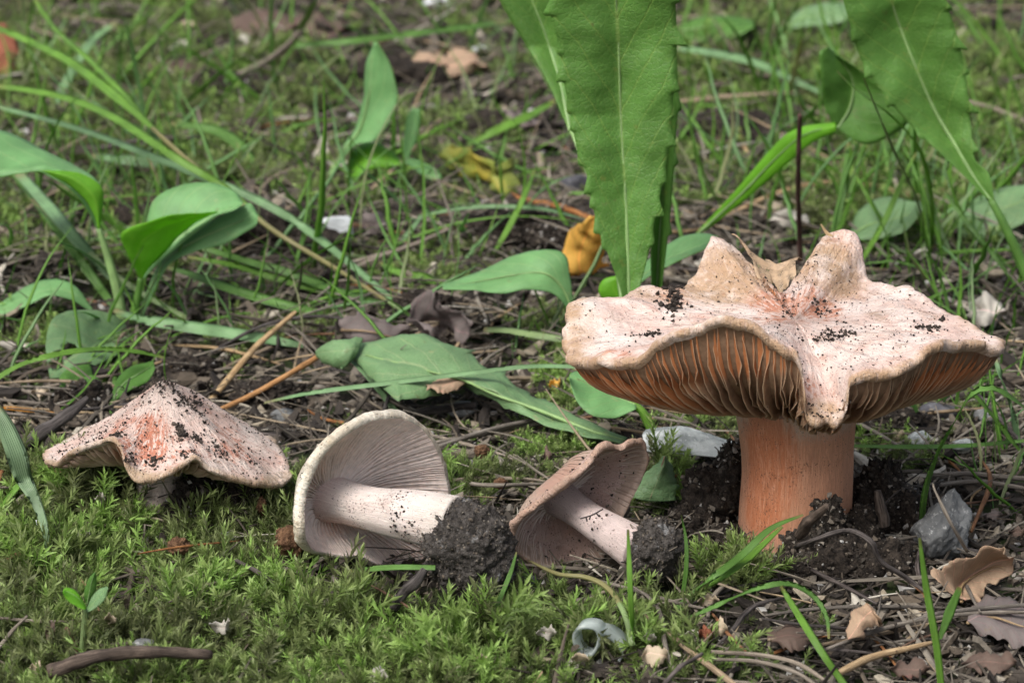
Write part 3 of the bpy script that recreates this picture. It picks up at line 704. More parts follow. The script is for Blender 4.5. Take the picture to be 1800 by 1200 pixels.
stem(root, [e4, e4 * .66 + att4 * .34, e4 * .33 + att4 * .67, att4 + a4 * .15], [.40, .36, .32, .29, .30, .36], M['stem_pink'], seg=40, n=32)
clod(root, P(1152, 967, -2.65), (.52, .48, .55), 9, ncr=1700)
rr = np.random.RandomState(14); sp = []
for _ in range(60):
    t = rr.rand() ** 1.5; c_ = e4 * (1 - t * .7) + att4 * t * .7; ax = nrm(att4 - e4); d = nrm(rr.normal(0, 1, 3) + np.array([0, -.9, .5])); d = nrm(d - ax * (d @ ax)); sp.append(c_ + d * .345)
scatter('soil_crumbs', sp, rot_rand(60, rr), .006 + .022 * rr.rand(60) ** 2.5, rr.randint(0, 6, 60), CR_DARK, parent=root)
crumbs_on(root, rows, a4, 260, .008, .03, 9, tmin=.4)
# ------------------------------------------------------------------ broad leaves
def rs_(pts, n):
    return spl([(x, y, 0) for x, y in pts], n)[:, :2]
def leaf(root, L, Mi, R, dl, dm, dr, mat, mat2=None, n=44, m=7, cup=.06, mode='Y', teeth=(), holes=(), thick=.012, name='leaf', rib=.03, wav=.035, seed=1, ribmat='midrib', rag=0.0, uni=False):
    f = P if mode == 'Y' else PH
    def line(e, d):
        q = spli(e, n) if uni else rs_(e, n); dd = np.interp(np.linspace(0, 1, n), np.linspace(0, 1, np.size(d)), np.atleast_1d(np.array(d, float)))
        return np.array([f(q[i, 0], q[i, 1], dd[i]) for i in range(n)])
    Lp, Mp, Rp = line(L, dl), line(Mi, dm), line(R, dr)
    vv = np.linspace(0, 1, n)
    if rag:
        for e, so in ((Lp, 1.7), (Rp, 5.3)):
            kk = np.array([1 + rag * (mnoise.fractal(Vector((vv[i] * 7, seed * 2.1, so)), 1, 2, 3)) for i in range(n)])[:, None]
            e[:] = Mp + (e - Mp) * np.clip(kk, .35, 1.7)
    tL = np.zeros_like(Lp); tR = np.zeros_like(Rp)
    for side, v0, sz in teeth:                       # saw teeth on the margin, pointing back to the base
        e = Lp if side < 0 else Rp
        o = nrm(e - Mp); al = nrm(np.gradient(Mp, axis=0))
        kx = np.clip(1 - np.where(vv > v0, (vv - v0) / .035, (v0 - vv) / .012), 0, 1)[:, None]
        e = tL if side < 0 else tR; e += o * kx * sz * 1.5 - al * kx * sz * .9
    T = nrm(np.gradient(Mp, axis=0)); Nn = nrm(np.cross(Rp - Lp, T))
    if np.mean(Nn @ np.array([0, -.8, .6])) < 0: Nn = -Nn
    W = np.linalg.norm(Rp - Lp, axis=1)[:, None]
    us = np.linspace(-1, 1, 2 * m + 1); g = []; uv = []
    for u in us:
        e = Lp if u < 0 else Rp; a = abs(u)
        p = Mp + (e - Mp) * a + (tL if u < 0 else tR) * a ** 6 + Nn * (cup * math.sin(math.pi * a) * W)
        w_ = np.array([mnoise.fractal(Vector(p[i] * .9) + Vector((seed * 5, 0, 0)), 1, 2, 3) for i in range(n)])[:, None]
        w2 = np.array([mnoise.noise(Vector((u * 1.2 + seed, vv[i] * 9, seed * 2.0))) for i in range(n)])[:, None]
        p = p + Nn * (w_ * wav * 2 + w2 * a * wav * .35) * np.minimum(1, W * 1.5)
        g.append(p); uv.append(np.column_stack([np.full(n, .5 + .5 * u), vv]))
    nc = len(us); g = np.array(g).transpose(1, 0, 2); uv = np.array(uv).transpose(1, 0, 2).reshape(-1, 2)
    top = g.reshape(-1, 3); bot = (g - Nn[:, None, :] * thick).reshape(-1, 3)
    fs = gridfaces(n, nc)
    if holes:
        keep = []
        for q in fs:
            cx, cy = proj(top[list(q)].mean(0))
            if not any(((cx - hx) / rx) ** 2 + ((cy - hy) / ry) ** 2 < 1 for hx, hy, rx, ry in holes): keep.append(q)
        fs = keep
    k = len(top); edges = {}
    for q in fs:
        for a, b in zip(q, q[1:] + q[:1]): edges[(a, b)] = edges.get((a, b), 0) + 1
    rimf = [(b, a, a + k, b + k) for (a, b) in edges if (b, a) not in edges]
    bf = [tuple(i + k for i in q[::-1]) for q in fs]
    # the side facing up/camera takes the first material
    fa = fs + bf + rimf; mi = [0] * len(fs) + [1] * (len(bf) + len(rimf))
    o = mesh(name, np.vstack([top, bot]), fa, [M[mat], M[mat2 or mat]], root, uv=np.vstack([uv, uv]), mats=mi)
    if rib:
        e = int(n * .93); rr_ = np.linspace(rib, rib * .25, e)
        v, f_, u_ = tube(Mp[:e] + Nn[:e] * .004, rr_, 6)
        mesh('midrib', v, f_, M[ribmat], o, uv=u_ * [1, .05])
    return o
def stalk(root, pts, rad, mat, name='petiole', mode='Y', n=18, seg=8):
    f = P if mode == 'Y' else PH
    v, fc, uv = tube(spl([f(*q) for q in pts], n), np.interp(np.linspace(0, 1, n), np.linspace(0, 1, len(rad)), rad), seg, .06)
    return mesh(name, v, fc, M[mat], root, uv=uv * [1, .1])

# large serrated leaf rising behind the big cap, and its neighbours
r = thing('dandelion_plant', 'tall serrated bright green dandelion leaves rising behind the big mushroom cap', 'plant', G(1118, 700))
tt = [(-1, .16, .05), (-1, .205, .09), (-1, .27, .06), (-1, .31, .12), (-1, .38, .06), (-1, .47, .05), (-1, .515, .05), (-1, .60, .12), (-1, .665, .05), (-1, .77, .12), (-1, .82, .05), (1, .17, .05), (1, .25, .12), (1, .33, .05), (1, .43, .10), (1, .50, .05), (1, .57, .08), (1, .69, .16), (1, .80, .07), (1, .86, .05)]
leaf(r, [(1096, 540), (1088, 500), (1066, 440), (1046, 380), (1036, 320), (1014, 260), (1003, 200), (990, 140), (982, 80), (968, 20), (975, -60), (990, -140)],
     [(1106, 540), (1105, 500), (1103, 440), (1101, 380), (1098, 320), (1094, 260), (1091, 200), (1089, 140), (1087, 80), (1084, 20), (1081, -60), (1078, -140)],
     [(1116, 540), (1126, 500), (1142, 440), (1152, 380), (1165, 320), (1176, 260), (1181, 200), (1186, 140), (1190, 80), (1188, 20), (1182, -60), (1165, -140)],
     [7, 7.3, 7.5, 7.4, 7], [7.1, 7.5, 7.8, 7.7, 7.3], [7, 7.3, 7.5, 7.4, 7], 'leaf_dandelion', n=150, m=9, teeth=tt, rib=.045, wav=.05, cup=.035)
stalk(r, [(1114, 715, 6.6), (1110, 620, 6.8), (1106, 538, 7.05)], [.09, .08, .07], 'midrib')
leaf(r, [(1146, 560), (1144, 430), (1146, 330), (1150, 250), (1150, 170), (1150, 60)], [(1152, 562), (1158, 430), (1165, 330), (1170, 250), (1172, 170), (1170, 60)], [(1158, 560), (1173, 430), (1182, 330), (1188, 250), (1192, 170), (1188, 60)],
     9.5, 9.8, 9.6, 'leaf_green', n=60, m=4, rib=.03, teeth=[(1, .3, .1), (1, .55, .12), (1, .75, .1)])
leaf(r, [(1000, 230), (960, 140), (925, 80), (900, 40), (872, -10), (850, -60)], [(1002, 232), (985, 150), (968, 90), (955, 50), (935, 0), (915, -60)], [(1006, 234), (1020, 160), (1020, 90), (1015, 50), (1005, -5), (985, -60)],
     [11, 12, 12], [11, 12.2, 12.3], [11, 11.8, 11.8], 'leaf_dandelion', n=60, m=6, rib=.05, cup=.05)
stalk(r, [(1112, 690, 8), (1092, 500, 9), (1064, 385, 9.8), (1033, 300, 10.4), (1004, 228, 11)], [.10, .08, .05], 'midrib')

r = thing('dandelion_plant', 'broad serrated green leaf leaning in from the upper right corner on a long stalk', 'plant', G(1835, 560))
leaf(r, [(1735, 350), (1690, 305), (1640, 258), (1585, 205), (1545, 155), (1515, 108), (1497, 55), (1478, -20), (1470, -90)],
     [(1741, 352), (1712, 312), (1682, 260), (1642, 192), (1607, 112), (1580, 42), (1560, -20), (1548, -60), (1535, -120)],
     [(1748, 352), (1738, 305), (1714, 280), (1708, 225), (1702, 170), (1694, 110), (1680, 55), (1655, -20), (1630, -100)],
     [12.2, 12.6, 12.6, 12.2], [12.3, 13.0, 13.1, 12.6], [12.2, 12.6, 12.6, 12.2], 'leaf_dandelion', n=110, m=8, rib=.06, cup=.04, wav=.05,
     teeth=[(-1, .30, .06), (-1, .45, .08), (-1, .57, .10), (-1, .70, .06), (1, .22, .08), (1, .36, .14), (1, .5, .07), (1, .60, .12), (1, .75, .08), (1, .86, .06)])
stalk(r, [(1840, 560, 11.8), (1800, 470, 12), (1765, 395, 12.1), (1741, 350, 12.3)], [.15, .13, .11, .08], 'grass')

r = thing('fallen_leaf', 'fallen grey-green dandelion leaf with curled tip lying across the litter', 'leaf', G(1098, 775), None)
leaf(r, [(1103, 770), (1042, 743), (970, 707), (935, 692), (905, 674), (886, 657), (845, 640), (826, 611), (790, 603), (740, 590), (690, 590), (650, 596), (618, 601)],
     [(1098, 776), (1035, 756), (965, 728), (925, 713), (890, 701), (861, 690), (822, 671), (795, 663), (760, 654), (715, 642), (670, 631), (645, 624), (620, 614)],
     [(1092, 782), (1023, 766), (951, 738), (912, 723), (875, 709), (850, 698), (815, 678), (790, 678), (753, 690), (703, 697), (666, 678), (640, 651), (618, 628)],
     [.35, .7, .9, 1.1, 1.3, 1.25, 1.2], [.3, .65, .85, 1.0, 1.1, 1.1, 1.1], [.3, .6, .7, .75, .8, .85, .9],
     'leaf_pale', mode='h', n=110, m=8, rib=.05, wav=.07, cup=.05, uni=True, teeth=[(-1, .19, .05), (-1, .27, .06), (-1, .43, .12), (-1, .59, .16), (1, .76, .10), (1, .62, .04), (1, .3, .04)])
leaf(r, [(630, 598), (600, 600), (572, 606), (556, 616)], [(628, 616), (600, 615), (575, 618), (556, 622)], [(618, 635), (602, 648), (580, 642), (558, 628)], [1.2, 1.3, 1.2, 1.0], [1.15, 1.25, 1.15, .95], [.95, .8, .8, .85], 'leaf_pale', mode='h', n=26, m=6, rib=0, wav=.16, cup=.12, name='leaf_tip', seed=4)
leaf(r, [(748, 675), (775, 664), (800, 662), (830, 664)], [(752, 682), (775, 676), (798, 674), (822, 670)], [(750, 690), (770, 690), (790, 684), (815, 676)], .95, .95, .93, 'dry_leaf', mode='h', n=24, m=5, rib=0, name='withered_patch', wav=.10, seed=6, rag=.5)

# broad-leaved plant on the left
Y0 = G(222, 575)[1]
r = thing('broadleaf_plant', 'broad-leaved green plant with folded leaves growing at the left behind the small mushrooms', 'plant', G(222, 580))
leaf(r, [(172, 402), (165, 360), (140, 304), (110, 280), (60, 254), (0, 230), (-50, 222)], [(173, 404), (181, 362), (178, 328), (142, 305), (95, 299), (50, 297), (-50, 300)], [(170, 404), (160, 380), (143, 352), (118, 328), (88, 313), (55, 302), (-50, 318)],
     [Y0 + .2, Y0 + 1.2, Y0 + 1.6, Y0 + 1.5], [Y0, Y0 - .2, Y0 - .2, Y0 - .2], [Y0, Y0 - .4, Y0 - .5, Y0 - .4], 'leaf_blue', 'leaf_bright', n=50, m=6, rib=0, cup=.05)
leaf(r, [(173, 404), (166, 380), (150, 352), (122, 326), (90, 310), (52, 299)], [(174, 403), (172, 370), (162, 342), (132, 316), (95, 304), (52, 298)], [(176, 402), (181, 362), (178, 328), (142, 305), (95, 299), (52, 297)], Y0 - .42, Y0 - .46, Y0 - .3, 'leaf_bright', n=30, m=4, rib=0, cup=.03, name='leaf_fold')
stalk(r, [(216, 575, Y0), (208, 520, Y0), (192, 460, Y0), (173, 400, Y0)], [.13, .12, .10, .06], 'midrib')
leaf(r, [(249, 489), (256, 440), (258, 395), (270, 352), (312, 326), (370, 321), (412, 334), (427, 355)], [(250, 490), (264, 468), (288, 444), (315, 418), (342, 397), (378, 375), (405, 366), (427, 356)], [(252, 490), (270, 472), (296, 450), (322, 425), (350, 402), (384, 378), (410, 368), (427, 357)],
     [Y0, Y0 + .6, Y0 + .9, Y0 + .5], [Y0, Y0, Y0, Y0 + .1], Y0 - .05, 'leaf_blue', n=44, m=6, rib=0, cup=.04)
leaf(r, [(246, 492), (226, 450), (212, 418), (228, 401), (262, 390), (300, 381), (345, 376), (382, 372)], [(248, 491), (244, 460), (242, 435), (258, 415), (282, 402), (312, 391), (350, 381), (383, 373)], [(250, 490), (264, 468), (288, 444), (312, 420), (335, 402), (355, 388), (372, 378), (384, 373)],
     [Y0 - .1, Y0 - .7, Y0 - .7, Y0 - .2], [Y0 - .1, Y0 - .45, Y0 - .45, Y0 - .15], Y0 - .12, 'leaf_bright', n=40, m=6, rib=0, cup=.03, name='leaf_fold')
stalk(r, [(226, 580, Y0), (238, 540, Y0), (248, 488, Y0 - .05)], [.11, .10, .07], 'grass')
leaf(r, [(236, 580), (262, 500), (288, 452), (330, 415), (385, 380), (425, 362), (440, 356), (453, 376)], [(238, 580), (266, 505), (296, 455), (340, 425), (390, 402), (425, 388), (444, 376), (454, 378)], [(242, 580), (272, 508), (302, 462), (347, 440), (395, 429), (430, 408), (450, 395), (454, 380)],
     [Y0 + .1, Y0 + .5, Y0 + .7], [Y0 + .05, Y0 + .35, Y0 + .5], [Y0, Y0 + .2, Y0 + .3], 'leaf_blue', n=44, m=5, rib=.05, cup=.03)
leaf(r, [(165, 546), (132, 503), (92, 489), (50, 500), (10, 528), (-15, 540)], [(165, 548), (130, 516), (95, 509), (50, 519), (10, 540), (-15, 548)], [(162, 550), (124, 527), (85, 521), (50, 535), (15, 550), (-15, 556)],
     [Y0, Y0 + .6, Y0 + .6], [Y0, Y0 + .1, Y0 + .1], [Y0, Y0 - .2, Y0 - .2], 'leaf_blue', n=36, m=5, rib=0, cup=.03)
leaf(r, [(236, 576), (190, 548), (130, 546), (93, 560), (80, 610), (88, 663)], [(237, 580), (200, 594), (160, 612), (122, 634), (98, 650), (88, 664)], [(238, 585), (217, 612), (186, 634), (142, 652), (105, 662), (89, 665)],
     [Y0 - .3, Y0 - .8, Y0 - 2.2, Y0 - 3.6, Y0 - 5.2], [Y0 - .5, Y0 - 2.0, Y0 - 3.2, Y0 - 4.3, Y0 - 5.2], [Y0 - .7, Y0 - 2.8, Y0 - 3.9, Y0 - 4.8, Y0 - 5.2], 'leaf_pale', n=60, m=16, rib=.03, cup=.025, holes=[(122, 612, 13, 11), (108, 622, 17, 9), (98, 640, 15, 9)])
leaf(r, [(150, 640), (115, 648), (103, 668), (108, 690)], [(165, 660), (140, 665), (120, 678), (110, 692)], [(185, 700), (178, 672), (150, 692), (112, 694)], [Y0 - 4.2, Y0 - 5.8], [Y0 - 4.6, Y0 - 5.8], [Y0 - 6.2, Y0 - 5.9], 'leaf_green', n=24, m=5, rib=0)
leaf(r, [(194, 705), (206, 665), (235, 641), (271, 637)], [(196, 706), (216, 676), (245, 656), (272, 641)], [(199, 707), (229, 686), (258, 671), (272, 645)], [Y0 - 6.4, Y0 - 4.6], [Y0 - 6.4, Y0 - 4.9], [Y0 - 6.4, Y0 - 5.4], 'leaf_green', n=24, m=5, rib=.03)
stalk(r, [(200, 735, Y0 - 7.2), (196, 705, Y0 - 6.4), (215, 590, Y0 - .5)], [.05, .05, .05], 'grass')

# mid plant
Y1 = G(560, 345)[1]
r = thing('broadleaf_plant', 'upright narrow green leaf with small side leaves growing in the blurred middle distance', 'plant', G(560, 345))
leaf(r, [(556, 345), (598, 268), (622, 228), (638, 170), (644, 110), (655, 74)], [(560, 345), (604, 267), (634, 225), (650, 160), (653, 110), (657, 74)], [(564, 345), (612, 262), (660, 246), (690, 205), (698, 160), (682, 110), (660, 74)],
     [Y1, Y1 + .5, Y1 + .3], [Y1, Y1 + .1, Y1], [Y1, Y1 - .5, Y1 - .3], 'leaf_blue', 'leaf_bright', n=36, m=5, rib=.06, cup=.03)
leaf(r, [(708, 285), (682, 262), (650, 249), (620, 268), (611, 322)], [(708, 286), (680, 276), (650, 272), (628, 292), (610, 323)], [(708, 288), (680, 292), (652, 296), (632, 306), (608, 325)], Y1 + .5, Y1, Y1 - .3, 'leaf_bright', n=26, m=5, rib=0)
leaf(r, [(715, 276), (740, 284), (765, 296), (776, 308)], [(714, 280), (738, 292), (760, 304), (776, 310)], [(713, 285), (734, 302), (758, 317), (775, 313)], Y1, Y1, Y1 - .2, 'leaf_blue', n=20, m=4, rib=0)
leaf(r, [(708, 284), (708, 255), (714, 210), (725, 190)], [(712, 284), (720, 250), (728, 215), (733, 192)], [(716, 284), (732, 250), (738, 215), (738, 192)], Y1, Y1, Y1, 'leaf_blue', n=20, m=3, rib=0)
leaf(r, [(702, 285), (697, 330), (692, 385)], [(708, 285), (706, 330), (700, 390)], [(714, 285), (714, 330), (708, 385)], Y1, Y1, Y1, 'leaf_green', n=20, m=3, rib=0)
stalk(r, [(616, 400, Y1 - 2), (660, 330, Y1 - 1), (700, 292, Y1), (732, 255, Y1)], [.07, .09, .08, .03], 'dry_tan')

# plantain by the big mushroom
Y2 = G(1010, 560)[1] - 3
r = thing('broadleaf_plant', 'low plant with blue-green rounded leaves beside the left rim of the big cap', 'plant', G(1012, 575))
leaf(r, [(1010, 552), (1002, 490), (995, 450), (960, 440), (900, 452), (840, 475), (778, 500)], [(1008, 553), (988, 505), (955, 480), (900, 484), (845, 494), (810, 500), (778, 503)], [(1004, 554), (976, 517), (930, 509), (880, 511), (840, 510), (810, 508), (778, 506)],
     [Y2, Y2 + .8, Y2 + 1], [Y2, Y2 + .2, Y2 + .2], [Y2, Y2 - .3, Y2 - .2], 'leaf_blue', n=44, m=7, rib=.03, cup=.03)
leaf(r, [(1088, 512), (1140, 455), (1195, 417), (1238, 409), (1263, 417)], [(1090, 518), (1148, 472), (1200, 446), (1240, 430), (1263, 419)], [(1084, 530), (1140, 486), (1190, 463), (1236, 441), (1263, 421)], Y2 + .5, [Y2, Y2 - .1], Y2 - .5, 'leaf_blue', 'leaf_bright', n=36, m=6, rib=.03, cup=.03)
leaf(r, [(1100, 528), (1066, 528), (1052, 512), (1060, 492), (1085, 484)], [(1104, 526), (1088, 520), (1078, 508), (1080, 495), (1088, 486)], [(1108, 524), (1104, 512), (1102, 500), (1098, 490), (1090, 485)], Y2 - .2, Y2 - .3, Y2 - .2, 'leaf_bright', n=24, m=5, rib=0)
Y3 = G(1160, 805)[1]
r = thing('broadleaf_plant', 'rounded blue-green leaf on a curved green stem hanging just below the big cap', 'plant', G(1160, 808))
leaf(r, [(1118, 720), (1080, 736), (1040, 731), (1012, 706), (1000, 664)], [(1118, 712), (1085, 698), (1052, 684), (1022, 668), (1001, 660)], [(1112, 690), (1080, 668), (1055, 655), (1025, 648), (1003, 656)], [Y3 - .2, Y3 - .4, Y3], [Y3, Y3 + .3, Y3 + .5], [Y3 + .3, Y3 + 1, Y3 + 1], 'leaf_blue', n=30, m=6, rib=.02, cup=.02)
stalk(r, [(1162, 810, Y3), (1150, 765, Y3), (1130, 725, Y3), (1108, 705, Y3 + .1)], [.08, .11, .10, .05], 'grass_bright', n=20)

# upper right plants
Y4 = G(1225, 410)[1] - 5
r = thing('broadleaf_plant', 'heart-shaped bright green leaf on a broad ribbon stalk between the two serrated leaves', 'plant', G(1215, 425))
leaf(r, [(1469, 226), (1450, 185), (1443, 135), (1440, 92), (1456, 84)], [(1471, 227), (1493, 191), (1500, 151), (1488, 120), (1458, 88)], [(1473, 229), (1530, 254), (1597, 212), (1560, 160), (1461, 92)],
     [Y4, Y4 - .3, Y4 - .1], [Y4, Y4 + .3, Y4 + .2], [Y4, Y4 - .3, Y4 + .1], 'leaf_green', n=44, m=8, rib=.03, uni=True, cup=.03, wav=.06)
leaf(r, [(1214, 420), (1290, 338), (1355, 262), (1400, 226), (1468, 214)], [(1216, 421), (1296, 348), (1366, 276), (1412, 238), (1469, 221)], [(1218, 422), (1302, 358), (1382, 290), (1426, 252), (1470, 230)], [Y4 + 2, Y4], [Y4 + 2, Y4 - .2], [Y4 + 2, Y4 - .2], 'leaf_bright', n=40, m=5, rib=.04, name='ribbon_stalk')
for lab, grp in (('flat blurred green leaf lying behind the cap between grass blades', (((1490, 415), (1510, 370), (1560, 345), (1620, 360)), ((1490, 418), (1530, 395), (1575, 385), (1622, 365)), ((1492, 420), (1540, 418), (1590, 405), (1624, 370)), 2)),
                 ('wide pale green leaf at the right edge below the tall leaf stalk', (((1680, 395), (1710, 352), (1770, 328), (1830, 325)), ((1682, 400), (1720, 385), (1780, 360), (1830, 345)), ((1684, 404), (1730, 420), (1785, 400), (1830, 370)), 2)),
                 ('drooping pale leaf under the wide leaf at the right edge', (((1715, 400), (1720, 430), (1740, 470), (1770, 480)), ((1725, 395), (1750, 425), (1770, 455), (1785, 475)), ((1740, 390), (1785, 405), (1800, 440), (1800, 472)), 2)),
                 ('blurred dark green leaf at the top beside the tallest serrated leaf', (((1190, 45), (1230, 30), (1280, 28), (1325, 40)), ((1190, 55), (1235, 50), (1285, 45), (1325, 44)), ((1190, 68), (1240, 78), (1290, 68), (1326, 48)), 4)),
                 ('pale blurred leaf at the top edge behind the heart-shaped leaf', (((1380, 40), (1410, 15), (1450, 5), (1490, 5)), ((1380, 45), (1415, 32), (1455, 25), (1492, 18)), ((1382, 50), (1420, 48), (1462, 44), (1495, 30)), 4))):
    L_, M_, R_2, up = grp; yb = G(*M_[0])[1] - up
    r = thing('ground_leaf', lab, 'leaf', G(*M_[0])); leaf(r, L_, M_, R_2, [yb + .5, yb + 1.5], [yb, yb], [yb - .4, yb - 1], 'leaf_green' if 'dark' in lab else 'leaf_pale', n=24, m=5, rib=.05, name='blade')

# yellow and brown leaves
def leafh(lab, L, Mi, R, hs, mat, wav=.1, n=26, m=6, rib=.03, cat='leaf', name='dry_leaf', seed=2, ribmat='dry_tan', cup=.06, rag=.30):
    hs = [np.atleast_1d(np.array(h, float)) + ml(*Mi[1]) for h in hs]
    r = thing(name, lab, cat, G(*Mi[0])); leaf(r, L, Mi, R, hs[0], hs[1], hs[2], mat, mode='h', n=n, m=m, rib=rib, name='blade', wav=wav, seed=seed, ribmat=ribmat, cup=cup, rag=rag); return r
leafh('folded orange-yellow leaf standing beside the tall serrated leaf', [(1000, 492), (988, 450), (1000, 410), (1035, 380)], [(1030, 480), (1020, 445), (1030, 415), (1045, 382)], [(1070, 465), (1062, 450), (1068, 420), (1054, 384)], ([.1, 1.3, 2.2], [.4, 1.3, 2.2], [.5, 1.5, 2.2]), 'leaf_yellow', rib=0, wav=.20, rag=.12)
leafh('crumpled yellow-green leaf in the blurred middle distance', [(775, 285), (790, 250), (830, 265), (870, 290), (900, 280)], [(790, 305), (810, 285), (840, 290), (870, 308), (895, 300)], [(805, 320), (830, 315), (850, 320), (880, 345), (910, 340)], ([.5, 1.4, 1.2], [.4, 1.0, .9], [.2, .6, .4]), 'leaf_yellow_green', rib=0, wav=.25, seed=8)
leafh('curled tan dry leaf at the lower right beside the grey stone', [(1648, 1012), (1645, 1000), (1690, 985), (1742, 972), (1760, 985)], [(1690, 1058), (1690, 1030), (1715, 1010), (1750, 995), (1772, 1000)], [(1700, 1064), (1720, 1060), (1745, 1040), (1765, 1020), (1775, 1006)], ([.9, 1.0, 1.1], [.35, .5, .7], [.2, .3, .55]), 'dry_leaf', wav=.12, n=40, m=8, seed=5)
leafh('brown torn leaf lying in the litter below the soil mound', [(1345, 1105), (1380, 1095), (1420, 1105), (1435, 1115)], [(1350, 1125), (1385, 1120), (1415, 1125), (1435, 1118)], [(1365, 1140), (1390, 1150), (1420, 1140), (1436, 1120)], ([.3, .35], [.35, .35], [.2, .2]), 'dry_leaf_brown', wav=.12, seed=9)
leafh('curled pale brown leaf scrap below the soil mound', [(1482, 1110), (1490, 1085), (1515, 1068), (1545, 1072)], [(1492, 1122), (1505, 1100), (1525, 1085), (1548, 1082)], [(1505, 1130), (1515, 1118), (1540, 1105), (1550, 1092)], ([.5, .8], [.5, .55], [.3, .5]), 'dry_leaf', wav=.25, seed=11, rib=0)
leafh('flat grey bark-like leaf at the right edge in the lower corner', [(1700, 1080), (1740, 1045), (1790, 1060), (1840, 1080)], [(1700, 1095), (1745, 1085), (1795, 1100), (1840, 1110)], [(1720, 1115), (1760, 1130), (1800, 1140), (1840, 1150)], (.3, .35, .2), 'dry_leaf_grey', wav=.08, seed=12)
leafh('grey-brown crinkled leaf lying behind the fallen dandelion leaf', [(600, 560), (640, 552), (690, 570), (720, 590)], [(600, 580), (645, 582), (690, 592), (720, 595)], [(612, 600), (650, 606), (690, 606), (722, 600)], ([.8, 1.0, .6], [.6, .7, .5], [.3, .3, .3]), 'dry_leaf_grey', wav=.18, seed=14)
leafh('fuzzy grey crumpled leaf standing behind the fallen dandelion leaf', [(730, 590), (722, 545), (760, 520), (800, 535), (830, 570)], [(750, 600), (750, 570), (775, 560), (800, 575), (825, 590)], [(770, 606), (775, 600), (790, 600), (808, 604), (820, 606)], ([.6, 1.5, 1.0], [.5, .8, .6], [.2, .25, .3]), 'dry_leaf_grey', wav=.3, seed=15, rib=0)
for i, (lab, x, y, w_, h_, mt) in enumerate((('rusty brown leaf at the far left edge near the top', 10, 100, 60, 90, 'brick_bit'), ('blurred rust-brown fallen leaf near the top', 470, 45, 150, 45, 'dry_leaf_brown'), ('second rust-brown fallen leaf by the grey grass stalk', 560, 48, 110, 40, 'dry_leaf_brown'),
     ('tan papery leaf in the blurred litter behind the upright leaf', 775, 115, 170, 48, 'dry_leaf'), ('dull brown leaf in the far litter left of the grass stalk', 300, 125, 150, 40, 'dry_leaf_brown'), ('whitish papery scrap behind the dark red twig', 1385, 385, 75, 36, 'petal'),
     ('pale lichen-like scrap on the ground right of the big cap', 1735, 545, 70, 55, 'petal'), ('dark grey leaf flake in the litter beside the yellow-green leaf', 900, 215, 100, 44, 'dry_leaf_grey'), ('dark curled leaf in the litter behind the low blue-green leaf', 930, 405, 110, 45, 'dry_leaf_brown'), ('dark crinkled leaf beside the white pebble', 660, 395, 60, 44, 'dry_leaf_grey'))):
    rr_ = random.Random(i + 40); q = lambda dx, dy: (x + dx * w_ * rr_.uniform(.85, 1.1), y + dy * h_ * rr_.uniform(.8, 1.15))
    leafh(lab, [q(-.5, .0), q(-.25, -.45), q(.15, -.5), q(.5, 0)], [q(-.5, .08), q(-.2, .0), q(.15, .0), q(.5, .05)], [q(-.5, .15), q(-.2, .45), q(.2, .45), q(.5, .1)], ([.3, .9, .5], [.4, .6, .6], [.2, .3, .3]), mt, wav=.16, rib=0, seed=i + 20)
# ------------------------------------------------------------------ single grass blades, stalks and twigs
def wpx(pts3, wd):
    n = len(pts3); ww = np.interp(np.linspace(0, 1, n), np.linspace(0, 1, len(wd)), wd)
    return ww * np.array([(p - CAM) @ FWD for p in pts3]) / KP
def place(pts, n):
    q = spl([(x, y, h * 60) for x, y, h in pts], n)
    return np.array([PH(x, y, h / 60) if 0 else PHG(x, y, h / 60) for x, y, h in q])
def PHG(x, y, h):
    p = PH(x, y, h); return PH(x, y, h + gz(p[0], p[1]) + ml(x, y))
def grass(lab, pts, wd, mat='grass', n=26, fold=.3, twist=0., nr=None, name='grass_leaf', group=None, parent=None):
    p = place(pts, n); w_ = wpx(p, wd) * (1.0 if parent is not None else 1.45)
    v, f, uv = blade(p, w_, nr, fold, .10, twist)
    b = p[0] if pts[0][2] <= pts[-1][2] else p[-1]
    if parent is not None: return mesh(name, v, f, M[mat], parent, uv=uv)
    o = mesh(name, v, f, M[mat], None, base=b, uv=uv); return tag(o, lab, 'grass blade', group or 'green grass blades')
def twig(lab, pts, wd, mat, n=32, seg=8, rough=.12, name='twig', cat='twig', group=None, parent=None, flat=1.0):
    p = place(pts, n); w_ = wpx(p, wd) / 2
    v, f, uv = tube(p, w_, seg, rough + (.25 if mat in ('bark', 'twig_dark') else .06), flat)
    if parent is not None: return mesh(name, v, f, M[mat], parent, uv=uv)
    o = mesh(name, v, f, M[mat], None, base=p[0] if pts[0][2] <= pts[-1][2] else p[-1], uv=uv); return tag(o, lab, cat, group)

r = thing('grass_shoot', 'long bright green grass shoot slanting down from the top left corner', 'grass shoot', G(722, 556), 'green grass blades')
twig('', [(722, 556, .2), (600, 478, .9), (480, 405, 1.6), (400, 338, 2.2), (330, 282, 2.6), (268, 226, 3.0)], [6, 8, 9, 10, 9, 8], 'grass_pale', name='stem', parent=r, rough=.02, n=30)
grass('', [(268, 226, 3.0), (215, 180, 3.3), (130, 115, 3.6), (60, 78, 3.8), (-20, 45, 3.9)], [10, 22, 20, 17, 14], 'grass_bright', parent=r)
grass('', [(268, 226, 3.0), (215, 165, 3.4), (150, 100, 3.8), (95, 50, 4.1), (55, -10, 4.4)], [8, 12, 11, 9, 7], 'grass_bright', parent=r)
grass('', [(470, 398, 1.6), (400, 335, 2.3), (310, 280, 2.8), (200, 208, 3.2), (100, 170, 3.3), (-20, 150, 3.3)], [8, 16, 18, 18, 17, 14], 'grass_bright', parent=r)
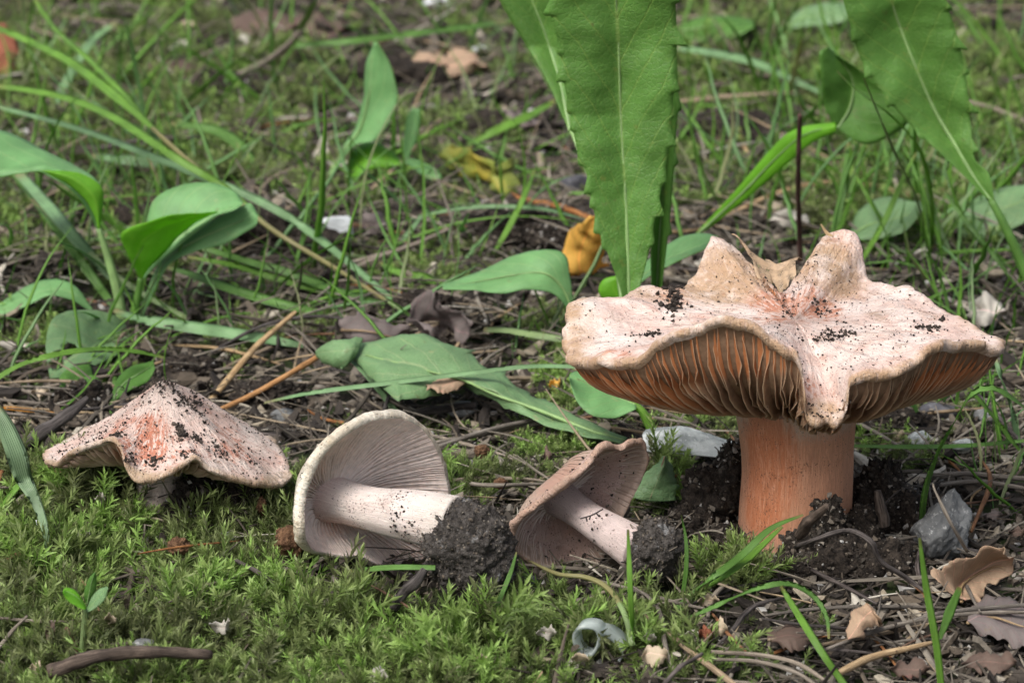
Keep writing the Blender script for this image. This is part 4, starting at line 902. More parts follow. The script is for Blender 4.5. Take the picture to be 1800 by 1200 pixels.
r = thing('grass_shoot', 'greyish grass stalk with green sheath bending up to the top edge', 'grass shoot', G(400, 140), 'green grass blades')
twig('', [(400, 138, .3), (450, 118, .8), (500, 85, 1.6), (530, 52, 2.4)], [9, 10, 11, 12], 'dry_grey', name='stem', parent=r, rough=.03)
grass('', [(528, 54, 2.4), (545, 25, 3.2), (562, -20, 4.2)], [18, 22, 20], 'grass_pale', parent=r)
grass('', [(520, 82, 1.9), (620, 74, 2.1), (720, 62, 2.2), (820, 50, 2.1), (890, 40, 1.9)], [14, 18, 18, 18, 14], 'grass', parent=r)
GR = [
 ('blue-green blade running parallel under the long slanting grass shoot', [(720, 552, .15), (560, 420, 1.2), (470, 362, 1.8), (380, 322, 2.1), (270, 278, 2.3), (150, 232, 2.3), (0, 190, 2.2), (-40, 180, 2.2)], [6, 10, 13, 14, 13, 12, 10, 8], 'grass_blue'),
 ('pale straight stalk crossing behind the broad-leaved plant at the left', [(370, 578, .1), (300, 545, .3), (240, 510, .5), (187, 472, .8), (110, 400, 1.2), (57, 350, 1.5)], [6, 8, 9, 10, 10, 8], 'grass_pale'),
 ('bluish blade falling behind the left plant from the folded leaf', [(230, 520, .2), (150, 440, 1.0), (90, 370, 1.5), (28, 300, 1.9)], [10, 16, 16, 12], 'grass_blue'),
 ('dull green blade crossing behind the left plant, nearest the edge', [(215, 560, .15), (120, 430, 1.0), (60, 350, 1.3), (10, 290, 1.6)], [8, 14, 14, 8], 'grass'),
 ('green blade right of the left plant, uppermost of three lying together', [(715, 545, .2), (600, 515, .3), (500, 478, .6), (440, 462, .8), (330, 428, 1.2), (300, 418, 1.3)], [6, 12, 13, 12, 9, 5], 'grass'),
 ('green blade right of the left plant, between two others', [(720, 550, .15), (600, 520, .2), (500, 495, .4), (420, 470, .7), (330, 452, 1.0)], [6, 11, 13, 12, 5], 'grass_bright'),
 ('green blade right of the left plant, lowest of three lying together', [(590, 556, .15), (500, 538, .3), (400, 508, .6), (330, 482, .8), (290, 470, .9)], [8, 16, 18, 16, 8], 'grass'),
 ('blue-green blade lying low behind the left mushroom cap', [(545, 610, .1), (433, 592, .4), (340, 578, .6), (247, 562, .6), (200, 545, .5)], [8, 18, 20, 18, 8], 'grass_blue'),
 ('thin green blade arching in front of the leaf with a hole', [(-20, 675, .9), (30, 645, 1.2), (80, 628, 1.4), (140, 617, 1.4), (200, 614, 1.2), (250, 620, 1.0), (290, 629, .8)], [8, 8, 9, 9, 8, 6, 3], 'grass_bright'),
 ('long thin blue-green blade lying across the fallen dandelion leaf', [(1025, 645, 1.6), (930, 645, 1.5), (830, 656, 1.3), (700, 672, 1.1), (600, 684, .9), (530, 694, .7), (465, 708, .4)], [7, 8, 8, 8, 8, 8, 4], 'grass_blue'),
 ('short blue-green blade reaching out from under the fallen dandelion leaf', [(702, 732, .1), (668, 688, .5), (640, 655, .8), (612, 630, 1.0)], [7, 9, 9, 7], 'grass_blue'),
 ('limp grey-green leaf blade bending down at the left edge', [(86, 975, .3), (78, 925, .8), (62, 880, 1.1), (42, 845, 1.5), (28, 800, 2.0), (8, 750, 2.5), (-10, 715, 2.8)], [5, 9, 13, 22, 27, 24, 16], 'grass_grey'),
 ('short green blade crossing the limp blade at the left edge', [(-12, 905, .5), (18, 872, .9), (46, 833, 1.3)], [10, 11, 5], 'grass_bright'),
 ('green double blade leaning over the moss left of the big stem, upper blade', [(1188, 1070, .1), (1240, 1025, .6), (1300, 980, 1.0), (1355, 930, 1.4), (1412, 905, 1.5)], [7, 10, 11, 10, 4], 'grass'),
 ('green double blade leaning over the moss left of the big stem, lower blade', [(1196, 1072, .1), (1250, 1028, .5), (1310, 985, .8), (1375, 925, 1.2)], [6, 9, 10, 4], 'grass_bright'),
 ('arched thin blade in front of the soil mound', [(1200, 1090, .1), (1270, 1060, .6), (1330, 1035, 1.0), (1385, 1026, 1.2), (1430, 1048, 1.0), (1453, 1085, .7), (1457, 1122, .4)], [5, 8, 8, 8, 8, 7, 3], 'grass'),
 ('blade rising from the bottom edge to the arched blade', [(1492, 1215, .2), (1450, 1155, .6), (1412, 1095, 1.0), (1372, 1030, 1.3)], [9, 10, 10, 6], 'grass_bright'),
 ('upright green blade in front of the smallest mushroom soil clod', [(1114, 1135, .1), (1110, 1080, .8), (1107, 1010, 1.6), (1104, 930, 2.4)], [6, 7, 7, 3], 'grass_bright'),
 ('slim blade standing right of the smallest mushroom soil clod', [(1198, 1062, .1), (1206, 1000, .8), (1206, 950, 1.3), (1197, 905, 1.7)], [5, 6, 5, 2], 'grass'),
 ('slim blade leaning against the big soil clod', [(862, 1095, .1), (880, 1050, .6), (898, 1005, 1.1), (908, 970, 1.4)], [4, 6, 6, 2], 'grass'),
 ('green blade lying in front of the white-gilled mushroom', [(765, 998, .9), (700, 997, .9), (650, 1000, .85), (615, 1004, .7)], [8, 8, 8, 5], 'grass'),
 ('bent green blade arching beside the grey stone', [(1618, 940, .2), (1625, 870, 1.3), (1648, 800, 2.4), (1682, 735, 3.4), (1710, 692, 4.0), (1745, 682, 4.1), (1785, 705, 3.8), (1815, 730, 3.4)], [7, 8, 8, 8, 8, 9, 8, 7], 'grass'),
 ('long green blade lying level right of the big stem', [(1500, 784, .4), (1600, 786, .5), (1700, 784, .5), (1815, 774, .5)], [5, 8, 8, 7], 'grass'),
 ('green blade hanging steeply at the right edge below the cap', [(1798, 800, .2), (1765, 760, .8), (1730, 715, 1.4), (1700, 680, 1.8)], [6, 12, 12, 5], 'grass_bright'),
 ('bluish blade hanging at the right edge below the cap', [(1788, 770, .2), (1775, 715, .9), (1758, 660, 1.7), (1750, 630, 2.0)], [6, 12, 12, 5], 'grass_blue'),
 ('upright green blade at the bottom right in front of the tan leaf', [(1655, 1215, .2), (1645, 1130, 1.0), (1627, 1030, 1.9), (1616, 945, 2.7)], [9, 10, 10, 4], 'grass_bright'),
 ('short broad blade branching from the upright blade at the bottom right', [(1652, 1122, .8), (1668, 1080, 1.2), (1688, 1032, 1.7)], [5, 13, 7], 'grass'),
 ('wide blue-green blade running level behind the tall serrated leaf', [(1460, 172, .6), (1390, 140, 1.0), (1320, 110, 1.2), (1250, 95, 1.2), (1180, 84, 1.0)], [6, 11, 14, 14, 10], 'grass_blue'),
 ('thin bright blade crossing the heart-shaped leaf from its upper left', [(1636, 440, .2), (1637, 355, 1.8), (1614, 262, 3.6), (1560, 200, 4.8), (1500, 155, 5.6), (1471, 126, 6.0)], [5, 7, 8, 8, 7, 3], 'grass_bright'),
 ('thin pale blade crossing the heart-shaped leaf almost upright', [(1632, 430, .2), (1609, 347, 2.0), (1575, 275, 3.6), (1545, 205, 5.2), (1518, 138, 6.4)], [4, 5, 5, 5, 2], 'grass_pale'),
 ('thin green blade bending over the right rim of the big cap', [(1800, 520, .2), (1735, 435, 1.2), (1690, 380, 1.8), (1655, 330, 2.4)], [5, 7, 7, 3], 'grass'),
 ('green blade slanting behind the back lobe of the big cap', [(1508, 470, .1), (1552, 395, 1.2), (1590, 310, 2.3), (1610, 270, 2.8)], [6, 8, 7, 3], 'grass_bright'),
 ('upright green blade behind the back lobe, left of the slanting one', [(1468, 440, .1), (1480, 340, 1.5), (1492, 250, 2.6)], [6, 8, 4], 'grass'),
 ('green blade leaning right behind the back lobe', [(1580, 448, .1), (1552, 395, .8), (1520, 338, 1.6), (1500, 300, 2.0)], [6, 8, 7, 3], 'grass_bright'),
 ('green blade reaching up from beside the yellow-green leaf', [(815, 262, .3), (870, 232, .8), (930, 205, 1.1), (975, 178, 1.3)], [8, 12, 12, 6], 'grass_bright'),
 ('thin green blade leaning over the litter left of the yellow leaf', [(868, 445, .1), (895, 400, .6), (922, 345, 1.2), (940, 300, 1.6)], [5, 8, 7, 3], 'grass_bright'),
 ('thin blue-green blade arching across the litter left of the yellow leaf', [(700, 395, .1), (760, 376, .5), (850, 364, .8), (950, 368, .8), (1035, 388, .4)], [5, 8, 8, 8, 6], 'grass_blue'),
 ('thin slanting blade in the litter right of the white pebble', [(685, 450, .1), (715, 415, .4), (745, 375, .7)], [6, 7, 4], 'grass_blue'),
 ('bright blade with withered tip left of the low blue-green leaf', [(790, 500, .2), (740, 490, .4), (690, 476, .5), (670, 462, .5)], [8, 18, 16, 8], 'grass_bright'),
 ('level pale green blade left of the big cap rim', [(1005, 600, .7), (940, 590, .7), (890, 582, .6), (850, 580, .5)], [10, 12, 12, 8], 'grass_pale'),
 ('curved green blade in the blurred grass above the left plant', [(460, 345, .1), (430, 270, 1.0), (380, 232, 1.4), (300, 218, 1.4)], [6, 16, 18, 8], 'grass'),
 ('blurred blade slanting up at the top left behind the long grass shoot', [(85, 205, .1), (120, 140, .8), (160, 75, 1.5), (205, 40, 1.9)], [8, 12, 12, 6], 'grass_blue'),
 ('blurred level blade beyond the long grass shoot at the left', [(420, 300, .2), (330, 290, .6), (240, 285, .8), (160, 275, .7)], [8, 16, 18, 8], 'grass_blue'),
]
for lab, pts, wd, mt in GR: grass(lab, pts, wd, mt, twist=rnd.uniform(-.35, .35))

TW = [
 ('thin dark red twig standing upright behind the slit of the big cap', [(1408, 470, .1), (1405, 400, 1.4), (1403, 310, 3.0), (1406, 202, 4.8)], [11, 10, 9, 8], 'twig_red'),
 ('light brown flat stalk slanting behind the left mushroom', [(368, 705, .1), (400, 668, .4), (450, 610, .7), (520, 548, .9)], [13, 13, 12, 9], 'dry_tan'),
 ('orange-brown round stalk leaning from the left cap to the fallen leaf tip', [(372, 726, .15), (440, 695, .4), (500, 662, .7), (562, 625, .9)], [10, 11, 12, 12], 'dry_orange'),
 ('dark bent wiry twig lying behind the left mushroom', [(372, 620, .3), (420, 592, .5), (480, 567, .6), (560, 556, .6), (640, 566, .5)], [6, 7, 7, 6, 4], 'twig_dark'),
 ('bundle-like grey straw lying under the fallen leaf stalk, upper one', [(770, 785, .3), (850, 758, .4), (950, 735, .4), (1015, 724, .4)], [10, 11, 9, 6], 'dry_grey'),
 ('grey straw lying under the fallen leaf stalk, middle one', [(765, 778, .3), (840, 765, .3), (940, 745, .3), (1030, 738, .3)], [9, 10, 9, 5], 'dry_grey'),
 ('grey straw lying level between the two mushrooms on their sides, upper one', [(775, 845, .3), (850, 840, .3), (930, 842, .3), (960, 846, .3)], [7, 9, 8, 5], 'dry_grey'),
 ('grey straw lying level between the two mushrooms on their sides, lower one', [(775, 838, .25), (850, 852, .25), (960, 850, .25)], [8, 9, 6], 'dry_grey'),
 ('thin straw slanting beside the white-gilled cap', [(745, 762, .2), (800, 775, .3), (870, 795, .3), (905, 808, .3)], [7, 8, 8, 4], 'dry_grey'),
 ('reddish pine needle pair lying under the left mushroom cap, upper needle', [(40, 818, .5), (130, 822, .5), (300, 832, .5), (420, 840, .45), (500, 862, .35)], [5, 8, 9, 8, 5], 'dry_red'),
 ('reddish pine needle pair lying under the left mushroom cap, lower needle', [(45, 824, .45), (130, 832, .45), (300, 840, .45), (430, 848, .4), (505, 870, .3)], [5, 8, 9, 8, 5], 'dry_red'),
 ('orange-red pine needle at the left edge behind the left cap', [(-20, 714, .3), (40, 720, .3), (95, 726, .3)], [8, 9, 5], 'dry_orange'),
 ('grey needle lying left of the left cap, upper one', [(-20, 676, .3), (60, 690, .3), (130, 694, .3)], [8, 9, 5], 'dry_grey'),
 ('grey needle lying left of the left cap, lower one', [(-20, 700, .25), (60, 708, .25), (120, 712, .25)], [7, 8, 4], 'dry_grey'),
 ('thick dark rotten twig lying in the moss at the bottom left', [(85, 1180, .50), (130, 1165, .62), (200, 1148, .68), (280, 1146, .66), (370, 1150, .5)], [32, 32, 28, 26, 20], 'bark'),
 ('grey broken stick lying behind the small mushroom to the left', [(30, 790, .3), (70, 765, .6), (110, 735, .8), (155, 700, 1.1)], [32, 38, 30, 14], 'twig_dark'),
 ('dead straw slanting from the smallest soil clod to the bottom, long pale one', [(1118, 1068, .3), (1170, 1110, .3), (1235, 1160, .3), (1300, 1210, .3)], [10, 12, 13, 12], 'dry_tan'),
 ('pale bent root arching over the moss in front of the smallest mushroom', [(1112, 1135, .15), (1098, 1080, .5), (1070, 1035, .7), (1030, 1014, .8), (980, 1008, .8), (930, 985, .6)], [13, 11, 11, 11, 9, 4], 'grass_pale'),
 ('grey twig at the bottom edge below the plastic ring', [(1160, 1210, .3), (1195, 1172, .5), (1235, 1148, .6)], [10, 9, 7], 'twig_dark'),
 ('grey curved straw in the lower right litter, upper one', [(1250, 1145, .4), (1330, 1150, .45), (1400, 1165, .45), (1465, 1205, .35)], [9, 10, 10, 8], 'dry_grey'),
 ('grey curved straw in the lower right litter, lower one', [(1255, 1158, .35), (1330, 1162, .4), (1400, 1182, .4), (1450, 1215, .3)], [7, 9, 9, 7], 'dry_grey'),
 ('long pale straw running to the right edge below the tan leaf, upper one', [(1570, 1100, .4), (1650, 1078, .5), (1730, 1068, .5), (1815, 1062, .5)], [8, 9, 9, 8], 'dry_grey'),
 ('long pale straw running to the right edge below the tan leaf, lower one', [(1455, 1140, .35), (1540, 1108, .4), (1640, 1085, .45), (1740, 1076, .45), (1815, 1076, .45)], [8, 10, 10, 9, 8], 'dry_grey'),
 ('flat tan straw in the lower right corner', [(1470, 1185, .3), (1530, 1155, .35), (1600, 1138, .4), (1640, 1128, .35)], [14, 16, 14, 8], 'dry_tan'),
 ('thin bent straw leaning on the grey stone', [(1700, 968, .8), (1672, 920, 1.4), (1645, 865, 1.9), (1640, 850, 2.0)], [8, 7, 7, 4], 'dry_grey'),
 ('dark root curling over the soil mound in front of the big stem', [(1400, 960, .9), (1440, 945, 1.3), (1490, 932, 1.4), (1530, 950, 1.3), (1548, 985, .9), (1600, 1020, .5), (1650, 1055, .3)], [10, 11, 12, 12, 10, 10, 8], 'twig_dark'),
 ('broken bark strip leaning on the front of the big stem', [(1405, 940, 1.0), (1425, 915, 1.4), (1455, 888, 1.8)], [22, 22, 14], 'bark'),
 ('dark wood splinter in the soil right of the big stem', [(1555, 925, .6), (1548, 890, 1.0), (1542, 862, 1.3)], [20, 20, 12], 'bark'),
 ('grey straw layer lying at the right edge beyond the stone, upper one', [(1640, 835, .3), (1700, 832, .3), (1760, 838, .3), (1820, 842, .3)], [8, 12, 12, 10], 'dry_grey'),
 ('grey straw layer lying at the right edge beyond the stone, lower one', [(1650, 852, .25), (1710, 846, .3), (1765, 852, .3), (1820, 862, .3)], [8, 11, 11, 9], 'dry_grey'),
 ('short grey needle sticking out of the moss at the lower left edge', [(-15, 1155, .2), (20, 1110, .5), (48, 1082, .8)], [8, 8, 5], 'dry_grey'),
 ('thin brown twig half buried in the moss below the lying white cap', [(415, 985, .3), (445, 1000, .35), (485, 1025, .3)], [8, 9, 6], 'twig_dark'),
 ('dark scorched twig leaning against the big soil clod', [(690, 1070, .2), (712, 1040, .5), (735, 1018, .8), (746, 1000, 1.0)], [22, 24, 26, 18], 'twig_dark'),
 ('thick dark twig lying behind the white-gilled cap', [(720, 728, .3), (780, 718, .35), (838, 712, .35)], [16, 18, 14], 'twig_dark'),
 ('dark curved stick in the blurred grass at the upper left', [(60, 258, .4), (160, 262, .5), (250, 248, .6), (350, 240, .6)], [10, 14, 13, 9], 'twig_dark'),
 ('pale bent stalk in the blurred grass right of the tall serrated leaf', [(1300, 195, .6), (1298, 230, .5), (1312, 265, .3), (1322, 290, .2)], [8, 9, 9, 7], 'dry_tan'),
 ('tan straw arching behind the back lobe of the big cap', [(1240, 395, .3), (1400, 330, .5), (1520, 325, .6), (1640, 355, .4)], [9, 12, 12, 10], 'dry_tan'),
 ('grey straw slanting in the litter left of the low blue-green leaf', [(560, 500, .2), (660, 455, .4), (740, 425, .5), (795, 400, .5)], [10, 11, 10, 7], 'dry_grey'),
 ('second grey straw in the litter left of the low blue-green leaf', [(545, 498, .3), (610, 465, .4), (700, 440, .4), (760, 425, .3)], [9, 10, 9, 6], 'dry_grey'),
 ('rust-coloured straw behind the yellow leaf', [(1040, 385, .3), (980, 362, .4), (920, 350, .4), (900, 340, .4)], [12, 14, 12, 7], 'dry_red'),
]
for lab, pts, wd, mt in TW: twig(lab, pts, wd, mt, flat=.8)
r = thing('fine_twig', 'tiny branched black rootlet stuck on the stem of the smallest mushroom', 'twig', P(1040, 905, -2.3))
for q in ([(1020, 911), (1040, 905), (1060, 894)], [(1038, 906), (1036, 913)], [(1048, 901), (1053, 907)], [(1030, 909), (1032, 916)]):
    v, f, uv = tube(spl([P(x, y, -2.36) for x, y in q], 8), .014, 5, .1); mesh('rootlet', v, f, M['twig_dark'], r, uv=uv)

# ------------------------------------------------------------------ loose dead needles and stalks, one by one
kinds = ['dry_grey', 'dry_grey', 'dry_tan', 'dry_red', 'twig_dark', 'dry_grey']
lab = {'dry_grey': 'weathered grey dead straw lying in the mixed litter', 'dry_tan': 'tan dead straw lying in the mixed litter', 'dry_red': 'reddish dead pine needle lying in the mixed litter', 'twig_dark': 'thin dark twig lying in the mixed litter'}
R0 = random.Random(77); proto = {}
for kd in set(kinds):
    for j in range(5):
        q = random.Random(kd + str(j)); L_ = q.uniform(2.2, 4.2)
        c_ = q.uniform(-.5, .5); k2 = q.uniform(-.12, .12); p = np.array([(t * L_ - L_ / 2, c_ * .6 * math.sin(t * 3.1) + k2 * math.sin(t * 6.3), .1 * math.sin(t * 3.1)) for t in np.linspace(0, 1, 12)])
        v, f, uv = tube(p, [.03, .05, .055, .045, .02], 6, .15, .75, seed=j * 3.1)
        o = mesh('dead_straw' if kd in ('dry_grey', 'dry_tan') else ('pine_needle' if kd == 'dry_red' else 'thin_twig'), v, f, M[kd], None, uv=uv)
        COL.objects.unlink(o); proto[kd, j] = o
def density(px, py):
    d = .25
    for cx, cy, rx, ry, g in ((760, 420, 260, 110, 1), (480, 760, 220, 90, 1.1), (900, 780, 200, 70, .9), (1550, 1120, 330, 110, 1.2), (1700, 860, 160, 90, 1.1), (900, 200, 300, 140, .8), (120, 720, 160, 60, .6), (600, 250, 300, 120, .6), (1250, 420, 250, 70, .7), (1300, 860, 160, 60, .4)):
        d += g * math.exp(-((px - cx) / rx) ** 2 - ((py - cy) / ry) ** 2)
    return d

ZN = [('at the lower right below the soil mound', 1550, 1120), ('right of the grey stone', 1740, 880), ('between the left cap and the white-gilled cap', 500, 740), ('left of the left mushroom', 60, 740), ('between the two lying mushrooms', 860, 800), ('around the white pebble', 590, 410),
      ('left of the yellow leaf', 860, 420), ('behind the crumpled grey leaf', 770, 500), ('in the far litter at the top centre', 820, 150), ('in the far litter left of the upright leaf', 480, 180), ('behind the right half of the big cap', 1560, 420), ('behind the left rim of the big cap', 980, 600),
      ('in the moss at the bottom left', 250, 1100), ('in the moss at the bottom centre', 800, 1120), ('beside the base of the big stem', 1260, 900), ('at the upper right edge', 1700, 150), ('around the left plant', 260, 480), ('at the upper left edge', 100, 150), ('beside the tall serrated leaf', 1180, 250), ('below the right rim of the big cap', 1640, 720), ('below the fallen dandelion leaf', 800, 720)]
cnt = 0; made = {}
while cnt < 230:
    px, py = R0.uniform(-40, 1840), R0.uniform(20, 1190)
    if R0.random() > density(px, py): continue
    p = G(px, py)
    if any(math.hypot(p[0] - a, p[1] - b) < c_ for a, b, c_ in ((P(1398, 900, 0)[0], 0, 1.8), (P(822, 900, -2.8)[0], -2.8, 1.7), (P(650, 900, -1)[0], -1, 2.3), (P(1150, 960, -2)[0], -2, 1.4), (P(1000, 960, -1)[0], -1, 1.8), (P(285, 900, 1)[0], 0.7, 1.8))): continue
    z = min(ZN, key=lambda z: math.hypot(px - z[1], (py - z[2]) * 1.6))[0]; kd = R0.choice(kinds)
    if len(made.get((kd, z), ())) > 9: kd = R0.choice(('dry_tan', 'twig_dark', 'dry_red'))
    if len(made.get((kd, z), ())) > 9: continue
    o = proto[kd, R0.randrange(5)]; c = o.copy(); COL.objects.link(c)
    c.location = Vector((p[0], p[1], p[2] + R0.uniform(.08, .3) + ml(px, py))) * S
    sc_ = R0.uniform(.5, 1.15); c.scale = (sc_, sc_ * R0.uniform(.7, 1.1), sc_ * .9)
    c.rotation_euler = (R0.uniform(-.3, .3), R0.gauss(0, .10), R0.gauss(.3, 1.0) + (math.pi if R0.random() < .5 else 0))
    made.setdefault((kd, z), []).append((px, c)); cnt += 1
wd = {'dry_grey': 'grey dead straw', 'dry_tan': 'tan dead straw', 'dry_red': 'reddish pine needle', 'twig_dark': 'thin dark twig'}
od = ['leftmost', 'second from left', 'third from left', 'fourth from left', 'fifth from left', 'sixth from left', 'seventh from left', 'eighth from left', 'ninth from left', 'tenth from left']
for (kd, z), l in made.items():
    l.sort(key=lambda e: e[0])
    for i, (px, c) in enumerate(l):
        pos = '' if len(l) == 1 else (', rightmost' if i == len(l) - 1 else ', ' + od[min(i, 9)])
        tag(c, f'{wd[kd]} lying {z}{pos}', 'twig' if kd == 'twig_dark' else ('needle' if kd == 'dry_red' else 'straw'), wd[kd] + ' pieces in the litter')
k = NM('veil'); c = k.cm(); n1 = k.noise(c, 6, 5, .6); b_ = k.principled(k.mix(n1, (.30, .19, .11), (.50, .38, .26)), .5, .3); x_ = k.N('ShaderNodeMixShader', {0: k.sstep(n1, .35, .75)}); k.put(x_.inputs[1], b_); k.put(x_.inputs[2], k.N('ShaderNodeBsdfTransparent')); M['veil'] = k.done(x_.outputs[0])
# ------------------------------------------------------------------ dried veil shred between the two back lobes
leaf(BIG, [(1285, 436), (1325, 452), (1365, 462), (1410, 458)], [(1310, 455), (1335, 466), (1365, 478), (1404, 464)], [(1330, 480), (1350, 490), (1370, 500), (1398, 476)], 2.7, 2.5, 2.0, 'veil', n=26, m=6, rib=0, wav=.12, name='veil_shred', seed=31, rag=.6)
stalk(BIG, [(1462, 418, 3.25), (1452, 408, 3.3), (1443, 394, 3.3)], [.05, .035, .012], 'dry_tan', name='torn_tip')

# ------------------------------------------------------------------ stones
def stone_mat(name, a, b, c2, sc=1.0):
    k = NM(name); c = k.cm(); n1 = k.noise(c, 1.3 * sc, 5, .6); n2 = k.noise(c, 9 * sc, 5, .7); n3 = k.noise(c, 40, 3, .6)
    col = k.mix(k.sstep(n1, .38, .62), a, b); col = k.mix(k.math('MULTIPLY', k.sstep(n2, .55, .68), .8), col, c2)
    col = k.mix(k.math('MULTIPLY', k.sstep(n3, .6, .72), .5), col, [x * .4 for x in a])
    return k.done(k.principled(col, .8, .3, k.bump(k.math('ADD', n2, k.math('MULTIPLY', n3, .5)), .05, .9)))
M['stone_grey'] = stone_mat('stone_grey', (.115, .118, .118), (.215, .22, .218), (.42, .42, .41))
M['stone_mottled'] = stone_mat('stone_mottled', (.20, .22, .22), (.52, .55, .54), (.62, .64, .63), 1.4)
M['stone_white'] = stone_mat('stone_white', (.50, .53, .54), (.66, .69, .70), (.75, .77, .78))
M['stone_dark'] = stone_mat('stone_dark', (.06, .06, .07), (.13, .13, .14), (.24, .24, .25))
def stone(lab, c_, r, mat, seed, cuts=9, rough=.07, name='stone', cat='stone', group=None, sub=4, rot=(0, 0, 0)):
    q = random.Random(seed); bm = bmesh.new(); bmesh.ops.create_icosphere(bm, subdivisions=sub, radius=1.0)
    pl = [(Vector((q.gauss(0, 1), q.gauss(0, 1), q.gauss(0, 1))).normalized(), q.uniform(.55, .82)) for _ in range(cuts)]
    Rm = Matrix.Rotation(rot[0], 3, 'X') @ Matrix.Rotation(rot[1], 3, 'Y') @ Matrix.Rotation(rot[2], 3, 'Z')
    for v in bm.verts:
        for nn, d in pl:
            e = v.co.dot(nn) - d
            if e > 0: v.co -= nn * e * .93
        d_ = v.co.normalized(); v.co *= 1 + rough * mnoise.fractal(d_ * 2 + Vector((seed, 0, 0)), 1, 2, 4) + rough * .4 * mnoise.noise(d_ * 11)
        v.co = Rm @ Vector((v.co.x * r[0], v.co.y * r[1], v.co.z * r[2]))
    vs = np.array([v.co[:] for v in bm.verts]) + c_; fs = [[v.index for v in f.verts] for f in bm.faces]; bm.free()
    o = mesh(name, vs, fs, M[mat], None, base=np.array([c_[0], c_[1], c_[2] - r[2] * .8])); return tag(o, lab, cat, group)
stone('angular grey stone standing beside the soil mound at the right', P(1654, 936, -1.0), (.62, .5, .84), 'stone_grey', 4, 14, .17, sub=5, rot=(0, .12, .3))
stone('flat white and grey mottled stone lying behind the big stem', P(1205, 780, 3.4), (1.25, .7, .27), 'stone_mottled', 12, 8, rot=(0, .05, .1))
stone('white translucent pebble lying on dark litter in the middle distance', P(592, 402, G(592, 428)[1]), (.50, .4, .40), 'stone_white', 3, 8, group=None)
for lb, x, y, a, b, mt in (('dark grey pebble beside the tall serrated leaf', 1018, 345, .6, .42, 'stone_dark'), ('small pale pebble in the moss below the left mushroom', 72, 962, .14, .10, 'stone_white'), ('small grey chip in the moss near the brown droppings', 400, 985, .15, .1, 'stone_grey'),
     ('grey chip half sunk in moss in front of the big soil clod', 928, 1058, .18, .11, 'stone_dark'), ('pale grey chip at the bottom edge of the moss', 250, 1182, .24, .14, 'stone_grey'), ('flat grey chip below the fallen leaf stalk', 815, 735, .40, .16, 'stone_grey'), ('dark stone under the right side of the big cap', 1560, 748, .35, .2, 'stone_dark'),
     ('dark slate piece at the right under the cap rim', 1650, 738, .42, .18, 'stone_dark'), ('blue-grey chip right of the dark slate piece', 1735, 745, .3, .2, 'stone_grey'), ('pale stone on the litter right of the big stem', 1615, 790, .34, .2, 'stone_mottled'), ('second pale stone on the litter, right of the first', 1690, 800, .26, .16, 'stone_mottled'), ('white chip near the top edge in the far litter', 770, 20, .6, .3, 'stone_white'), ('whitish chip in the far litter beside the tan papery leaf', 845, 100, .4, .2, 'stone_white'),
     ('tiny blue-grey stone on the moss left of the lying white cap', 500, 745, .3, .14, 'stone_grey')):
    p = G(x, y); stone(lb, p + np.array([0, 0, b * .5 + .12 + ml(x, y)]), (a, a * .8, b), mt, x % 97, 7, sub=3)
def dropping(lb, x, y, r, h=.3):
    p = G(x, y) + np.array([0, 0, h + .12]); bm = bmesh.new(); bmesh.ops.create_icosphere(bm, subdivisions=4, radius=1.0)
    for v in bm.verts:
        d = v.co.normalized(); v.co = d * (1 + .18 * mnoise.cell(d * 3 + Vector((x, 0, 0))) + .25 * mnoise.fractal(d * 3.2 + Vector((x, y, 0)), 1, 2, 4))
    vs = np.array([v.co[:] for v in bm.verts]) * np.array(r) + p; fs = [[v.index for v in f.verts] for f in bm.faces]; bm.free()
    tag(mesh('earth_crumb', vs, fs, M['dung'], None, base=p - np.array([0, 0, r[2]])), lb, 'earth crumb', 'brown grainy crumbs of earth in the moss')
dropping('large brown grainy crumb of earth below the edge of the lying white cap', 512, 1000, (.27, .25, .27), .42)
dropping('small orange-brown grainy crumb of earth in the middle of the moss', 316, 1012, (.18, .16, .15), .45)
dropping('narrow brown crumb of earth in the moss right of the left mushroom', 461, 940, (.09, .09, .16), .45)
dropping('orange-brown crumb of earth behind the straws between the lying mushrooms', 848, 828, (.15, .14, .12), .3)
dropping('reddish crumb of earth beside the yellow scrap left of the smallest cap', 880, 890, (.13, .12, .10), .35)

